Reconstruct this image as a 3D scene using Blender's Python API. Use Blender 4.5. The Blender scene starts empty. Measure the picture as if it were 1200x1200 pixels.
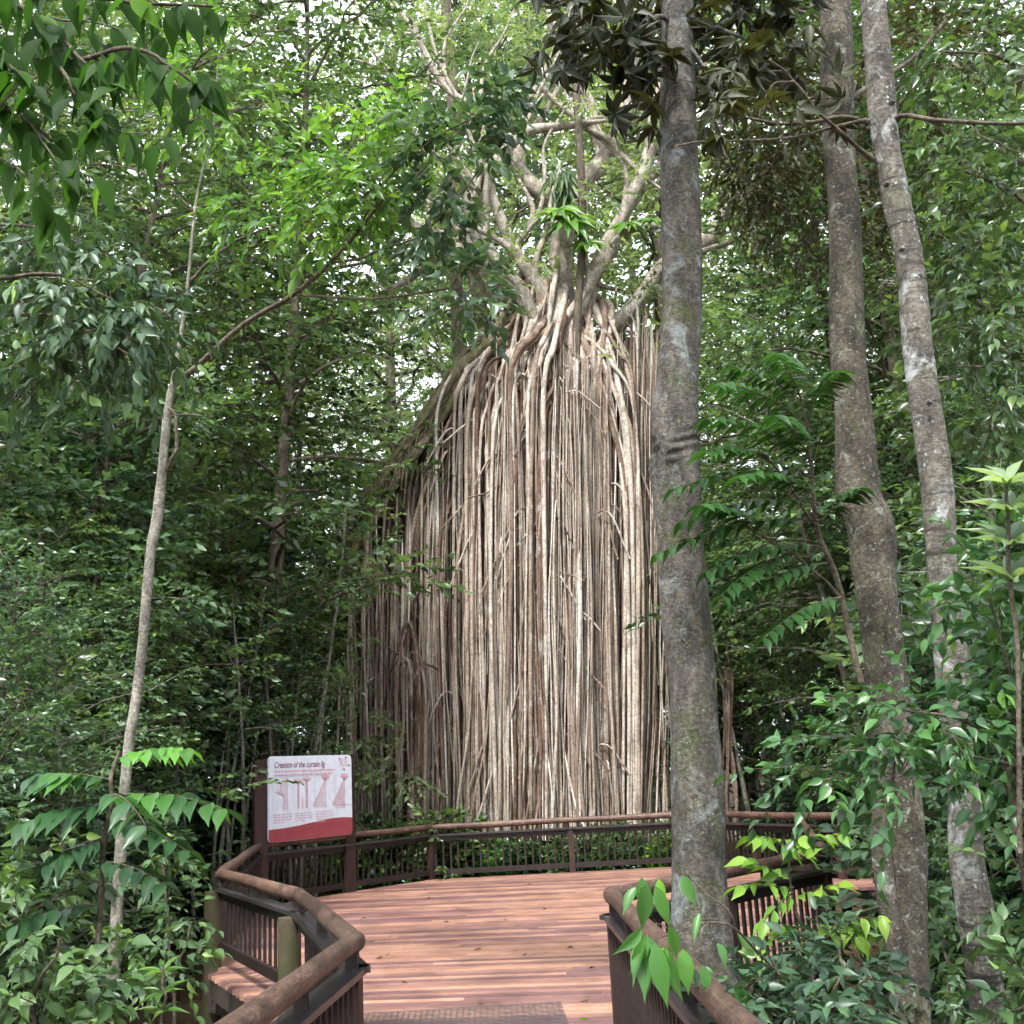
import bpy, math, random
import numpy as np
from mathutils import Vector, Matrix

random.seed(7)
R = np.random.default_rng(11)
sc = bpy.context.scene
COL = sc.collection

# ------------------------------------------------------------------ camera geometry
F = 1300.0
EYE = np.array([0, 0, 1.9])
PITCH = math.atan(308 / F)
ROLL = math.radians(3.0)
FWD = np.array([0, math.cos(PITCH), math.sin(PITCH)])

def ray(px, py):
    x = (px - 600) / F
    y = -(py - 600) / F
    c, s = math.cos(-ROLL), math.sin(-ROLL)
    x, y = c * x - s * y, s * x + c * y
    cp, sp = math.cos(PITCH), math.sin(PITCH)
    return np.array([x, cp - sp * y, sp + cp * y])

def P(px, py, Y):
    """point of the place seen towards (px,py) at the distance Y along the walk"""
    d = ray(px, py)
    return EYE + d * (Y / d[1])

def PZ(px, py, z):
    d = ray(px, py)
    return EYE + d * ((z - EYE[2]) / d[2])

def pxm(px, py, Y):
    """metres per photo pixel there"""
    return float(np.dot(P(px, py, Y) - EYE, FWD)) / F

def GX(px, Y):
    return float(P(px, 900, Y)[0])

# ------------------------------------------------------------------ mesh helpers
def norm(a):
    a = np.asarray(a, float)
    return a / np.maximum(np.linalg.norm(a, axis=-1, keepdims=True), 1e-9)

class MB:
    """collects polygons (triangles and quads) with a random number and a material slot per face"""
    def __init__(s):
        s.v = []; s.f = []; s.r = []; s.m = []; s.n = 0; s.sm = []
    def add(s, verts, faces, rnd=None, mat=0, smooth=True):
        verts = np.asarray(verts, float); faces = np.asarray(faces, int)
        if len(faces) == 0: return
        s.v.append(verts); s.f.append(faces + s.n); s.n += len(verts)
        if rnd is None: rnd = random.random()
        s.r.append(np.broadcast_to(np.asarray(rnd, float), (len(faces),)).copy())
        s.m.append(np.full(len(faces), mat)); s.sm.append(np.full(len(faces), smooth))
    def box(s, c, size, rot=None, rnd=None, mat=0):
        h = np.asarray(size, float) / 2
        v = np.array([[x, y, z] for x in (-1, 1) for y in (-1, 1) for z in (-1, 1)]) * h
        if rot is not None: v = v @ np.asarray(rot).T
        s.add(v + np.asarray(c, float), [[0, 1, 3, 2], [4, 6, 7, 5], [0, 4, 5, 1], [2, 3, 7, 6], [0, 2, 6, 4], [1, 5, 7, 3]], rnd, mat, False)
    def beam(s, a, b, w, h, rnd=None, mat=0):
        """square timber from a to b: w across, h in height"""
        a = np.asarray(a, float); b = np.asarray(b, float)
        d = b - a; L = np.linalg.norm(d); x = d / L
        if abs(x[2]) > .95: y = np.array([1, 0, 0.]) - x * x[0]
        else: y = np.cross([0, 0, 1.], x)
        y = norm(y); z = np.cross(x, y)
        s.box((a + b) / 2, (L, w, h), np.stack([x, y, z], 1), rnd, mat)
    def tube(s, path, rad, sides=6, rnd=None, mat=0, cap=True, rough=0.0, lumps=0):
        p = np.asarray(path, float); n = len(p)
        r = np.broadcast_to(np.asarray(rad, float), (n,))
        t = norm(np.gradient(p, axis=0))
        ref = np.array([0, 1., 0]) if abs(t[0][1]) < .9 else np.array([1., 0, 0])
        u = norm(ref - t * (t @ ref)[:, None]); w = np.cross(t, u)
        ang = np.arange(sides) * 2 * math.pi / sides
        rr = np.repeat(r[:, None], sides, 1)
        if rough:
            rr = rr * (1 + rough * (R.random((n, sides)) - .5))
        if lumps:
            ph = R.random(lumps) * 6.28; k = R.integers(1, 4, lumps); fz = R.random(lumps) * 8 + 2
            tt = np.linspace(0, 1, n)
            for i in range(lumps):
                rr = rr * (1 + .035 * np.sin(k[i] * ang[None, :] + ph[i] + fz[i] * 6.28 * tt[:, None]))
        ring = p[:, None, :] + rr[..., None] * (np.cos(ang)[None, :, None] * u[:, None, :] + np.sin(ang)[None, :, None] * w[:, None, :])
        v = ring.reshape(-1, 3)
        i = np.arange(n - 1)[:, None] * sides; j = np.arange(sides)[None, :]; k = (j + 1) % sides
        q = np.stack([i + j, i + k, i + sides + k, i + sides + j], -1).reshape(-1, 4)
        s.add(v, q, rnd, mat)
        if cap:
            for e, rev in ((0, True), (n - 1, False)):
                c = np.vstack([v[e * sides:(e + 1) * sides], p[e]])
                f = [[a, (a + 1) % sides, sides] if not rev else [(a + 1) % sides, a, sides] for a in range(sides)]
                s.add(c, f, rnd if rnd is not None else .5, mat, False)
    def mesh(s, name, mats):
        me = bpy.data.meshes.new(name)
        v = np.concatenate(s.v)
        me.vertices.add(len(v)); me.vertices.foreach_set('co', v.astype(np.float32).ravel())
        lt = np.concatenate([np.full(len(f), f.shape[1]) for f in s.f])
        li = np.concatenate([f.ravel() for f in s.f])
        ls = np.concatenate([[0], np.cumsum(lt)[:-1]])
        me.loops.add(len(li)); me.loops.foreach_set('vertex_index', li.astype(np.int32))
        me.polygons.add(len(lt)); me.polygons.foreach_set('loop_start', ls.astype(np.int32))
        me.polygons.foreach_set('material_index', np.concatenate(s.m).astype(np.int32))
        me.polygons.foreach_set('use_smooth', np.concatenate(s.sm).astype(bool))
        a = me.attributes.new('rnd', 'FLOAT', 'FACE'); a.data.foreach_set('value', np.concatenate(s.r).astype(np.float32))
        me.update(calc_edges=True); me.validate()
        for m in (mats if isinstance(mats, (list, tuple)) else [mats]): me.materials.append(m)
        return me
    def build(s, name, mats, parent=None):
        o = bpy.data.objects.new(name, s.mesh(name, mats)); COL.objects.link(o)
        if parent is not None: o.parent = parent
        return o

def tag(o, label=None, cat=None, group=None, kind=None):
    if label: o['label'] = label
    if cat: o['category'] = cat
    if group: o['group'] = group
    if kind: o['kind'] = kind
    return o

def thing(name, label, cat, loc=(0, 0, 0), group=None):
    o = bpy.data.objects.new(name, None); COL.objects.link(o)
    o.location = loc; o.empty_display_size = .2
    return tag(o, label, cat, group)

def keep(o, parent):
    """parent a child whose vertices are in world coordinates under a thing that stands elsewhere"""
    o.parent = parent
    o.matrix_parent_inverse = Matrix.Translation(-Vector(parent.location))
    return o

def dup(root, loc, rz, scale, label=None, tilt=(0, 0)):
    r = root.copy(); COL.objects.link(r)
    r.location = loc; r.rotation_euler = (tilt[0], tilt[1], rz); r.scale = scale
    if label: r['label'] = label
    for ch in list(root.children):
        c = ch.copy(); COL.objects.link(c); c.parent = r
        for g in ch.children:
            d = g.copy(); COL.objects.link(d); d.parent = c
    return r

def spline(pts, n):
    """Catmull-Rom through rows of numbers"""
    p = np.asarray(pts, float)
    if len(p) == 2: return p[0] + (p[1] - p[0]) * np.linspace(0, 1, n)[:, None]
    q = np.vstack([2 * p[0] - p[1], p, 2 * p[-1] - p[-2]])
    t = np.linspace(0, len(p) - 1 - 1e-6, n); i = t.astype(int); f = (t - i)[:, None]
    a, b, c, d = q[i], q[i + 1], q[i + 2], q[i + 3]
    return .5 * (2 * b + (c - a) * f + (2 * a - 5 * b + 4 * c - d) * f ** 2 + (3 * b - a - 3 * c + d) * f ** 3)

# ------------------------------------------------------------------ materials
def new_mat(name):
    m = bpy.data.materials.new(name); m.use_nodes = True
    nt = m.node_tree; nt.nodes.clear()
    out = nt.nodes.new('ShaderNodeOutputMaterial')
    return m, nt, out

def N(nt, typ, **kw):
    n = nt.nodes.new(typ)
    for k, v in kw.items(): setattr(n, k, v)
    return n

def ramp(nt, fac, stops, interp='LINEAR'):
    r = N(nt, 'ShaderNodeValToRGB'); r.color_ramp.interpolation = interp
    e = r.color_ramp.elements
    while len(e) < len(stops): e.new(.5)
    for i, (p, c) in enumerate(stops):
        e[i].position = p; e[i].color = (*c, 1) if len(c) == 3 else c
    nt.links.new(fac, r.inputs[0])
    return r.outputs[0]

def mixc(nt, fac, a, b, mode='MIX'):
    m = N(nt, 'ShaderNodeMix', data_type='RGBA', blend_type=mode)
    for sock, val in ((m.inputs[0], fac), (m.inputs[6], a), (m.inputs[7], b)):
        if isinstance(val, (int, float)): sock.default_value = val
        elif isinstance(val, (tuple, list)): sock.default_value = (*val[:3], 1)
        else: nt.links.new(val, sock)
    return m.outputs[2]

def coords(nt, scale=(1, 1, 1), space='Object'):
    tc = N(nt, 'ShaderNodeTexCoord'); mp = N(nt, 'ShaderNodeMapping'); mp.inputs['Scale'].default_value = scale
    nt.links.new(tc.outputs[space], mp.inputs[0])
    return mp.outputs[0]

def noise(nt, vec, scale, detail=4, rough=.6, dist=0):
    n = N(nt, 'ShaderNodeTexNoise'); n.inputs['Scale'].default_value = scale; n.inputs['Detail'].default_value = detail
    n.inputs['Roughness'].default_value = rough; n.inputs['Distortion'].default_value = dist
    nt.links.new(vec, n.inputs['Vector'])
    return n.outputs[0]

def attr(nt, name='rnd'):
    return N(nt, 'ShaderNodeAttribute', attribute_name=name).outputs['Fac']

def principled(nt, out, color, rough=.7, spec=.3, bump=None, bstr=.3, bdist=.01):
    b = N(nt, 'ShaderNodeBsdfPrincipled')
    if isinstance(color, (tuple, list)): b.inputs['Base Color'].default_value = (*color, 1)
    else: nt.links.new(color, b.inputs['Base Color'])
    if isinstance(rough, (int, float)): b.inputs['Roughness'].default_value = rough
    else: nt.links.new(rough, b.inputs['Roughness'])
    b.inputs['Specular IOR Level'].default_value = spec
    if bump is not None:
        bn = N(nt, 'ShaderNodeBump'); bn.inputs['Strength'].default_value = bstr; bn.inputs['Distance'].default_value = bdist
        nt.links.new(bump, bn.inputs['Height']); nt.links.new(bn.outputs[0], b.inputs['Normal'])
    if out is not None: nt.links.new(b.outputs[0], out.inputs[0])
    return b

def leaf_mat(name, stops, trans=.4, tint=(1.15, 1.12, .6), rough=.38, spec=.5):
    m, nt, out = new_mat(name)
    c = ramp(nt, attr(nt), stops)
    v = coords(nt); nz = noise(nt, v, 1.3, 2)
    c = mixc(nt, 1.0, c, ramp(nt, nz, [(.3, (.72, .76, .8)), (.7, (1.25, 1.2, 1.05))]), 'MULTIPLY')
    oi = N(nt, 'ShaderNodeObjectInfo')
    c = mixc(nt, 1.0, c, ramp(nt, oi.outputs['Random'], [(0, (.62, .72, .76)), (.35, (.90, .97, 1.02)), (.7, (1.05, 1.08, .96)), (1, (1.32, 1.28, .88))]), 'MULTIPLY')
    nb_ = noise(nt, v, 38, 3, .7)
    c = mixc(nt, ramp(nt, nb_, [(.66, (0, 0, 0)), (.74, (.55, .55, .55))]), c, (.10, .075, .035))
    b = principled(nt, None, c, rough, spec)
    t = N(nt, 'ShaderNodeBsdfTranslucent')
    nt.links.new(mixc(nt, 1.0, c, tint, 'MULTIPLY'), t.inputs[0])
    mx = N(nt, 'ShaderNodeMixShader'); mx.inputs[0].default_value = trans
    nt.links.new(b.outputs[0], mx.inputs[1]); nt.links.new(t.outputs[0], mx.inputs[2]); nt.links.new(mx.outputs[0], out.inputs[0])
    return m

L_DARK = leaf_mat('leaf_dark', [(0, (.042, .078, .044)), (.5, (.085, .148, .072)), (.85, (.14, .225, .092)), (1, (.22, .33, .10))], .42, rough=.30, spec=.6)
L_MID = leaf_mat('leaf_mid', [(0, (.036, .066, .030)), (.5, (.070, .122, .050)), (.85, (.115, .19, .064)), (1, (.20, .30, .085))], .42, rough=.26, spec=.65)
L_LIGHT = leaf_mat('leaf_light', [(0, (.085, .135, .075)), (.5, (.155, .22, .12)), (1, (.26, .34, .17))], .5, rough=.4)  # pale green; on background crowns the lightness stands in for haze and glare
L_BRIGHT = leaf_mat('leaf_bright', [(0, (.045, .115, .034)), (.5, (.085, .19, .042)), (1, (.20, .33, .06))], .48, (1.15, 1.15, .6))
L_OLIVE = leaf_mat('leaf_olive', [(0, (.030, .030, .014)), (.5, (.044, .046, .019)), (.85, (.066, .072, .026)), (1, (.13, .14, .045))], .3, (1.2, 1.1, .5), rough=.5, spec=.3)
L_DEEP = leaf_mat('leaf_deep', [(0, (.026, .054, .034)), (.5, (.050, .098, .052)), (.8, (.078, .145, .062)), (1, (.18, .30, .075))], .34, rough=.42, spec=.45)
L_LITTER = leaf_mat('leaf_litter', [(0, (.05, .03, .018)), (.5, (.10, .06, .032)), (1, (.19, .12, .06))], .05, (1, 1, 1), .8, .2)

def bark_mat(name, base, lichen, patch_scale=6, spot_scale=45, lichen_amt=.45, ring=0.0, moss=None, spots=True, stretch=(1, 1, .45), fine=34, moss_at=.55):
    m, nt, out = new_mat(name)
    v = coords(nt); vs = coords(nt, stretch); vr = coords(nt, (1, 1, 1.25))
    n1 = noise(nt, vs, 7, 8, .72)
    c = ramp(nt, n1, [(.3, tuple(x * .36 for x in base)), (.5, base), (.7, tuple(min(1, x * 2.1) for x in base))])
    if moss:
        mm = ramp(nt, noise(nt, v, 3.2, 6, .75), [(moss_at, (0, 0, 0)), (moss_at + .14, (.85, .85, .85))])
        c = mixc(nt, mm, c, moss)
    nf = noise(nt, vr, fine, 5, .75)
    c = mixc(nt, 1.0, c, ramp(nt, nf, [(.32, (.38, .37, .36)), (.5, (1, 1, 1)), (.68, (1.7, 1.7, 1.65))]), 'MULTIPLY')
    if ring:
        rv = coords(nt, (1, 1, 9)); n2 = noise(nt, rv, 2.2, 5, .6, .3)
        c = mixc(nt, ramp(nt, n2, [(.38, (1, 1, 1)), (.48, (0, 0, 0))]), c, tuple(x * .35 for x in base))
    big = noise(nt, v, patch_scale, 7, .68, .8)
    pm = ramp(nt, big, [(1 - lichen_amt, (0, 0, 0)), (1 - lichen_amt + .11, (.85, .85, .85))])
    brk = ramp(nt, noise(nt, vr, fine * .7, 4, .7), [(.36, (.25, .25, .25)), (.52, (1, 1, 1))])
    c = mixc(nt, mixc(nt, 1.0, pm, brk, 'MULTIPLY'), c, lichen)
    if spots:
        nd = N(nt, 'ShaderNodeTexNoise'); nd.inputs['Scale'].default_value = spot_scale; nt.links.new(v, nd.inputs['Vector'])
        wv = N(nt, 'ShaderNodeVectorMath', operation='MULTIPLY_ADD'); wv.inputs[1].default_value = (.03, .03, .03)
        nt.links.new(nd.outputs['Color'], wv.inputs[0]); nt.links.new(v, wv.inputs[2])
        vo = N(nt, 'ShaderNodeTexVoronoi'); vo.inputs['Scale'].default_value = spot_scale; vo.inputs['Randomness'].default_value = 1; nt.links.new(wv.outputs[0], vo.inputs['Vector'])
        sp = ramp(nt, vo.outputs['Distance'], [(.18, (1, 1, 1)), (.32, (0, 0, 0))])
        sel = ramp(nt, noise(nt, v, patch_scale * 2.2, 5), [(.48, (0, 0, 0)), (.64, (.8, .8, .8))])
        c = mixc(nt, mixc(nt, 1.0, sp, sel, 'MULTIPLY'), c, tuple(min(1, x * 1.1) for x in lichen))
    bmp = noise(nt, vr, 30, 7, .75)
    principled(nt, out, c, .85, .2, bmp, 1.0, .02)
    return m

B_DARK = bark_mat('bark_dark_lichen', (.068, .062, .052), (.22, .245, .25), 3.6, 50, .46, moss=(.052, .060, .026), moss_at=.52)
B_SPECK = bark_mat('bark_speckled', (.062, .055, .042), (.27, .28, .24), 9, 34, .43, moss=(.075, .085, .035))
B_PALE = bark_mat('bark_pale_ringed', (.105, .096, .080), (.38, .40, .39), 4.0, 30, .45, ring=1.0, moss=(.11, .12, .07))
B_SLIM = bark_mat('bark_slim_pale', (.15, .14, .115), (.30, .31, .27), 9, 60, .44)
B_BROWN = bark_mat('bark_brown', (.085, .070, .052), (.22, .21, .18), 5, 40, .35, spots=False)
B_LIMB = bark_mat('fig_limb_bark', (.27, .235, .195), (.47, .45, .41), 1.6, 12, .45, moss=(.17, .18, .08), stretch=(1, 1, .6))
B_MOSS = bark_mat('mossy_bark', (.13, .10, .07), (.26, .24, .19), 2, 12, .4, moss=(.085, .105, .035), spots=False, moss_at=.46)

def root_mat(name, stops):
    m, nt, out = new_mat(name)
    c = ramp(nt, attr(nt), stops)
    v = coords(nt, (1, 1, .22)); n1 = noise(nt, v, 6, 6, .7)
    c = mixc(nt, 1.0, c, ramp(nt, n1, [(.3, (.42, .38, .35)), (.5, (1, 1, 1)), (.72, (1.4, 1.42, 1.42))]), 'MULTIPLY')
    v2 = coords(nt, (1, 1, .6)); n2 = noise(nt, v2, 2.6, 6, .7)
    c = mixc(nt, ramp(nt, n2, [(.56, (0, 0, 0)), (.66, (.75, .75, .75))]), c, (.40, .38, .34))
    v3 = coords(nt, (1, 1, 1.2)); n3 = noise(nt, v3, 13, 6, .8)
    c = mixc(nt, 1.0, c, ramp(nt, n3, [(.34, (.45, .42, .40)), (.5, (1, 1, 1)), (.66, (1.4, 1.4, 1.38))]), 'MULTIPLY')
    principled(nt, out, c, .85, .15, n3, 1, .04)
    return m
ROOT = root_mat('fig_root', [(0, (.070, .042, .030)), (.25, (.155, .105, .078)), (.5, (.28, .220, .172)), (.75, (.42, .36, .30)), (1, (.54, .50, .44))])
ROOT_BACK = root_mat('fig_dark_backing', [(0, (.020, .014, .011)), (.5, (.045, .028, .020)), (1, (.09, .055, .04))])  # dark brown bark, its darkness standing for shade in the hollows

def wood_mat(name, stops, rough=.55, grain=(1, 1, 1), spec=.35, moss=None):
    m, nt, out = new_mat(name)
    c = ramp(nt, attr(nt), stops)
    v = coords(nt, grain); n1 = noise(nt, v, 14, 5, .65)
    c = mixc(nt, 1.0, c, ramp(nt, n1, [(.3, (.62, .6, .6)), (.55, (1, 1, 1)), (.75, (1.5, 1.48, 1.45))]), 'MULTIPLY')
    v2 = coords(nt); n2 = noise(nt, v2, 1.7, 4, .6)
    c = mixc(nt, 1.0, c, ramp(nt, n2, [(.32, (.62, .6, .62)), (.6, (1.08, 1.06, 1.05))]), 'MULTIPLY')
    if moss:
        c = mixc(nt, ramp(nt, noise(nt, v2, 4, 4), [(.45, (0, 0, 0)), (.62, (1, 1, 1))]), c, moss)
    principled(nt, out, c, rough, spec, n1, .25, .006)
    return m
DECK = wood_mat('deck_timber', [(0, (.135, .076, .078)), (.3, (.20, .108, .098)), (.42, (.275, .148, .110)), (.75, (.32, .175, .124)), (1, (.38, .222, .158))], .42, (.6, 9, 3))
RAIL = wood_mat('rail_timber', [(0, (.013, .009, .0085)), (1, (.030, .019, .016))], .55)
CAPM = wood_mat('cap_timber', [(0, (.024, .021, .022)), (1, (.046, .040, .040))], .32, spec=.6)
def log_mat():
    m, nt, out = new_mat('log_timber')
    c = ramp(nt, attr(nt), [(0, (.056, .035, .027)), (1, (.098, .060, .045))])
    v = coords(nt); vg = coords(nt, (2.6, .30, 2.6))
    n1 = noise(nt, vg, 14, 6, .7); n2 = noise(nt, v, 2.3, 6, .7); n3 = noise(nt, v, 34, 5, .75); n4 = noise(nt, v, 8, 6, .7, .8)
    c = mixc(nt, 1.0, c, ramp(nt, n1, [(.32, (.5, .48, .47)), (.5, (1, 1, 1)), (.68, (1.6, 1.58, 1.52))]), 'MULTIPLY')
    c = mixc(nt, 1.0, c, ramp(nt, n2, [(.34, (.5, .48, .5)), (.62, (1.35, 1.3, 1.25))]), 'MULTIPLY')
    c = mixc(nt, 1.0, c, ramp(nt, n3, [(.36, (.55, .55, .55)), (.5, (1, 1, 1)), (.64, (1.5, 1.5, 1.48))]), 'MULTIPLY')
    c = mixc(nt, ramp(nt, n4, [(.60, (0, 0, 0)), (.68, (.55, .55, .55))]), c, (.20, .15, .115))
    c = mixc(nt, ramp(nt, n4, [(.30, (.8, .8, .8)), (.38, (0, 0, 0))]), c, (.022, .015, .012))
    principled(nt, out, c, .5, .35, n1, .6, .012)
    return m
LOG = log_mat()
POST_BROWN = wood_mat('post_timber', [(0, (.030, .016, .013)), (1, (.058, .030, .024))], .6)
POST_GREEN = wood_mat('mossy_post_timber', [(0, (.060, .050, .030)), (1, (.085, .070, .042))], .7, (1, 1, .3), .2, (.048, .050, .022))
BEARER = wood_mat('bearer_timber', [(0, (.06, .05, .04)), (1, (.09, .075, .06))], .7)

def plain(name, col, rough=.5, spec=.4, metal=0):
    m, nt, out = new_mat(name)
    v = coords(nt); n1 = noise(nt, v, 9, 3)
    c = mixc(nt, 1.0, col, ramp(nt, n1, [(.3, (.88, .88, .88)), (.7, (1.05, 1.05, 1.05))]), 'MULTIPLY')
    b = principled(nt, out, c, rough, spec); b.inputs['Metallic'].default_value = metal
    return m
WHITE = plain('sign_white', (.60, .64, .72), .3)
RED = plain('sign_red', (.27, .05, .06), .35)
REDINK = plain('sign_red_ink', (.55, .30, .35), .5)
DARKINK = plain('sign_plum_ink', (.20, .035, .085), .5)
GREYINK = plain('sign_grey_ink', (.42, .38, .45), .5)
STEEL = plain('galvanised_mesh', (.10, .10, .11), .5, .4, .6)
BOLT = plain('bolt_steel', (.6, .6, .6), .35, .5, 1)

# ------------------------------------------------------------------ leaves
# templates: x along the leaf (0..1), y across (-.5...5 of its width), z lift
T_SMALL = (np.array([[0, 0, 0], [.42, .5, .09], [.42, 0, 0], [.42, -.5, .09], [1, 0, -.08]]),
           np.array([[0, 2, 1], [1, 2, 4], [0, 3, 2], [2, 3, 4]]))
def big_template(k=5):
    xs = [0, .08, .22, .42, .62, .82, 1.0]; w = [0, .22, .42, .5, .36, .12, 0]
    v = []; f = []
    for x, h in zip(xs, w):
        dz = -.22 * x * x
        v += [[x, 0, dz], [x, h, dz + h * .22], [x, -h, dz + h * .22]]
    for i in range(len(xs) - 1):
        a, b = 3 * i, 3 * i + 3
        f += [[a, b, b + 1, a + 1], [a, a + 2, b + 2, b]]
    return np.array(v), np.array(f)
T_BIG = big_template()

def put_leaves(mb, pos, d, up, length, width, rnd, tmpl=T_SMALL, mat=0):
    n = len(pos)
    if n == 0: return
    tv, tf = tmpl
    x = norm(d); y = norm(np.cross(up, x)); z = np.cross(x, y)
    L = np.broadcast_to(length, (n,))[:, None, None]; W = np.broadcast_to(width, (n,))[:, None, None]
    v = pos[:, None, :] + L * tv[None, :, :1] * x[:, None, :] + W * tv[None, :, 1:2] * y[:, None, :] + L * tv[None, :, 2:3] * z[:, None, :]
    f = tf[None] + (np.arange(n) * len(tv))[:, None, None]
    mb.add(v.reshape(-1, 3), f.reshape(-1, tf.shape[1]), np.repeat(np.broadcast_to(rnd, (n,)), len(tf)), mat)

def leafy_twigs(mb, base, d, tlen, nleaf, ll, lw=.42, droop=.35, rnd0=None, spread=.9, tmpl=T_SMALL, bend=.25, stems=None, upmix=.55, hang=0.0):
    """leaves set alternately along many twigs at once"""
    T = len(base)
    if T == 0: return
    d = norm(d); tlen = np.broadcast_to(tlen, (T,))
    side = norm(np.cross(d, [0, 0, 1.]) + 1e-4)
    t = (np.arange(nleaf) + .6) / nleaf
    q = base[:, None, :] + d[:, None, :] * (tlen[:, None] * t)[..., None]
    q[..., 2] -= bend * tlen[:, None] * t ** 2
    sgn = np.where(np.arange(nleaf) % 2 == 0, 1., -1.)
    s = spread * (1 - .55 * t)
    ld = d[:, None, :] * (1 - .35 * s)[None, :, None] + side[:, None, :] * (sgn * s)[None, :, None]
    ld = ld + R.normal(0, .28, ld.shape); ld[..., 2] -= droop * (R.random((T, nleaf)) * .9 + .4) + hang
    up = np.array([0, 0, 1.]) * upmix + R.normal(0, .38, ld.shape) + .12 * side[:, None, :] * sgn[None, :, None]
    lens = ll * (.65 + .6 * R.random((T, nleaf)))
    if rnd0 is None: rnd0 = R.random(T)
    rn = np.clip(rnd0[:, None] * .6 + R.random((T, nleaf)) * .4 + .12 * (t[None] - .5), 0, 1)
    put_leaves(mb, q.reshape(-1, 3), ld.reshape(-1, 3), up.reshape(-1, 3), lens.ravel(), (lens * lw).ravel(), rn.ravel(), tmpl)
    if stems is not None:
        for i in range(T):
            pts = np.vstack([base[i], q[i][[nleaf // 2, nleaf - 1]]])
            stems.tube(pts, [ll * .035, ll * .025, ll * .012], 3, .5, cap=False)

def rosette(mb, c, axis, n, ll, lw, elev, rnd, tmpl=T_BIG):
    axis = norm(axis); a = norm(np.cross(axis, [.3, .9, .2])); b = np.cross(axis, a)
    ang = np.arange(n) * 6.283 / n + R.random() * 6 + R.normal(0, .12, n)
    d = np.cos(ang)[:, None] * a + np.sin(ang)[:, None] * b + axis * (elev + R.normal(0, .12, n))[:, None]
    up = axis[None] + 0 * d
    L = ll * (.8 + .4 * R.random(n))
    put_leaves(mb, np.repeat(c[None], n, 0), d, up, L, L * lw, np.clip(rnd + R.normal(0, .15, n), 0, 1), tmpl)

def pinnate(mb, stems, base, d, length, pairs, ll, lw, rnd, droop=.5, hang=.35, tmpl=T_BIG):
    """one compound leaf: a rachis with leaflets in two rows"""
    d = norm(np.asarray(d, float)); t = np.linspace(0, 1, 9)
    path = base + d * (t * length)[:, None]; path[:, 2] -= droop * length * t ** 2
    stems.tube(path, np.linspace(.006, .002, 9) * max(1, length), 4, .5, cap=False)
    tt = np.linspace(.15, 1, pairs); tan = norm(np.gradient(path, axis=0))
    for s in (1, -1):
        p = np.stack([np.interp(tt, t, path[:, k]) for k in range(3)], 1)
        tg = norm(np.stack([np.interp(tt, t, tan[:, k]) for k in range(3)], 1))
        sd = norm(np.cross(tg, [0, 0, 1.])) * s
        ld = tg * .55 + sd * 1.0 + R.normal(0, .1, p.shape); ld[:, 2] -= hang
        up = np.array([0, 0, 1.]) + R.normal(0, .2, p.shape)
        L = ll * (.75 + .35 * np.sin(tt * 2.6)) * (.9 + .2 * R.random(pairs))
        put_leaves(mb, p, ld, up, L, L * lw, np.clip(rnd + R.normal(0, .1, pairs), 0, 1), tmpl)

def rand_dir(n, zmin=-.4, zmax=.7):
    z = R.uniform(zmin, zmax, n); a = R.uniform(0, 6.283, n); r = np.sqrt(1 - z * z)
    return np.stack([r * np.cos(a), r * np.sin(a), z], 1)

# ------------------------------------------------------------------ ground and deck
GZ = -.75
def ground_h(x, y):
    return GZ + .12 * np.sin(x * .35 + 1) * np.cos(y * .27) + .05 * np.sin(x * 1.3) * np.sin(y * 1.1 + 2)

def build_ground():
    a = np.concatenate([np.linspace(-400, -40, 13)[:-1], np.linspace(-40, 40, 101), np.linspace(40, 400, 13)[1:]])
    b = np.concatenate([np.linspace(-300, -20, 8)[:-1], np.linspace(-20, 70, 113), np.linspace(70, 500, 14)[1:]])
    X, Y = np.meshgrid(a, b); Z = ground_h(X, Y)
    Z = Z + (np.maximum(0, np.abs(X) - 12) * .02 + np.maximum(0, Y - 35) * .02) * (np.hypot(X, Y) < 90) + 1.5 * (np.hypot(X, Y) >= 90)
    nx, ny = len(a), len(b)
    i = np.arange(ny - 1)[:, None] * nx + np.arange(nx - 1)[None]
    q = np.stack([i, i + 1, i + nx + 1, i + nx], -1).reshape(-1, 4)
    m, nt, out = new_mat('forest_floor')
    v = coords(nt); n1 = noise(nt, v, 3.5, 8, .7); n2 = noise(nt, v, 26, 4, .7)
    c = ramp(nt, n1, [(.3, (.022, .016, .010)), (.5, (.05, .034, .02)), (.7, (.085, .06, .036))])
    c = mixc(nt, ramp(nt, n2, [(.5, (0, 0, 0)), (.62, (1, 1, 1))]), c, (.10, .07, .04))
    principled(nt, out, c, .95, .1, n2, 1, .03)
    mb = MB(); mb.add(np.stack([X, Y, Z], -1).reshape(-1, 3), q, .5)
    tag(mb.build('ground', m), kind='structure')
build_ground()

# corners of the railing lines in plan
A0 = (-1.36, 2.2); A = (-1.07, 7.05); B = (-2.04, 10.2); C = (-3.52, 13.15); D = (-4.50, 19.2); E_ = (-3.28, 21.05)
F_ = (-1.92, 22.75); G = (.86, 22.72); H = (3.05, 22.70); J = (5.04, 18.75); K = (8.2, 17.6)
Q0 = (.80, 2.2); Q1 = (.60, 8.85); Q4 = (2.94, 11.62); Q5 = (4.22, 17.9); Q6 = (8.0, 15.9)

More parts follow.
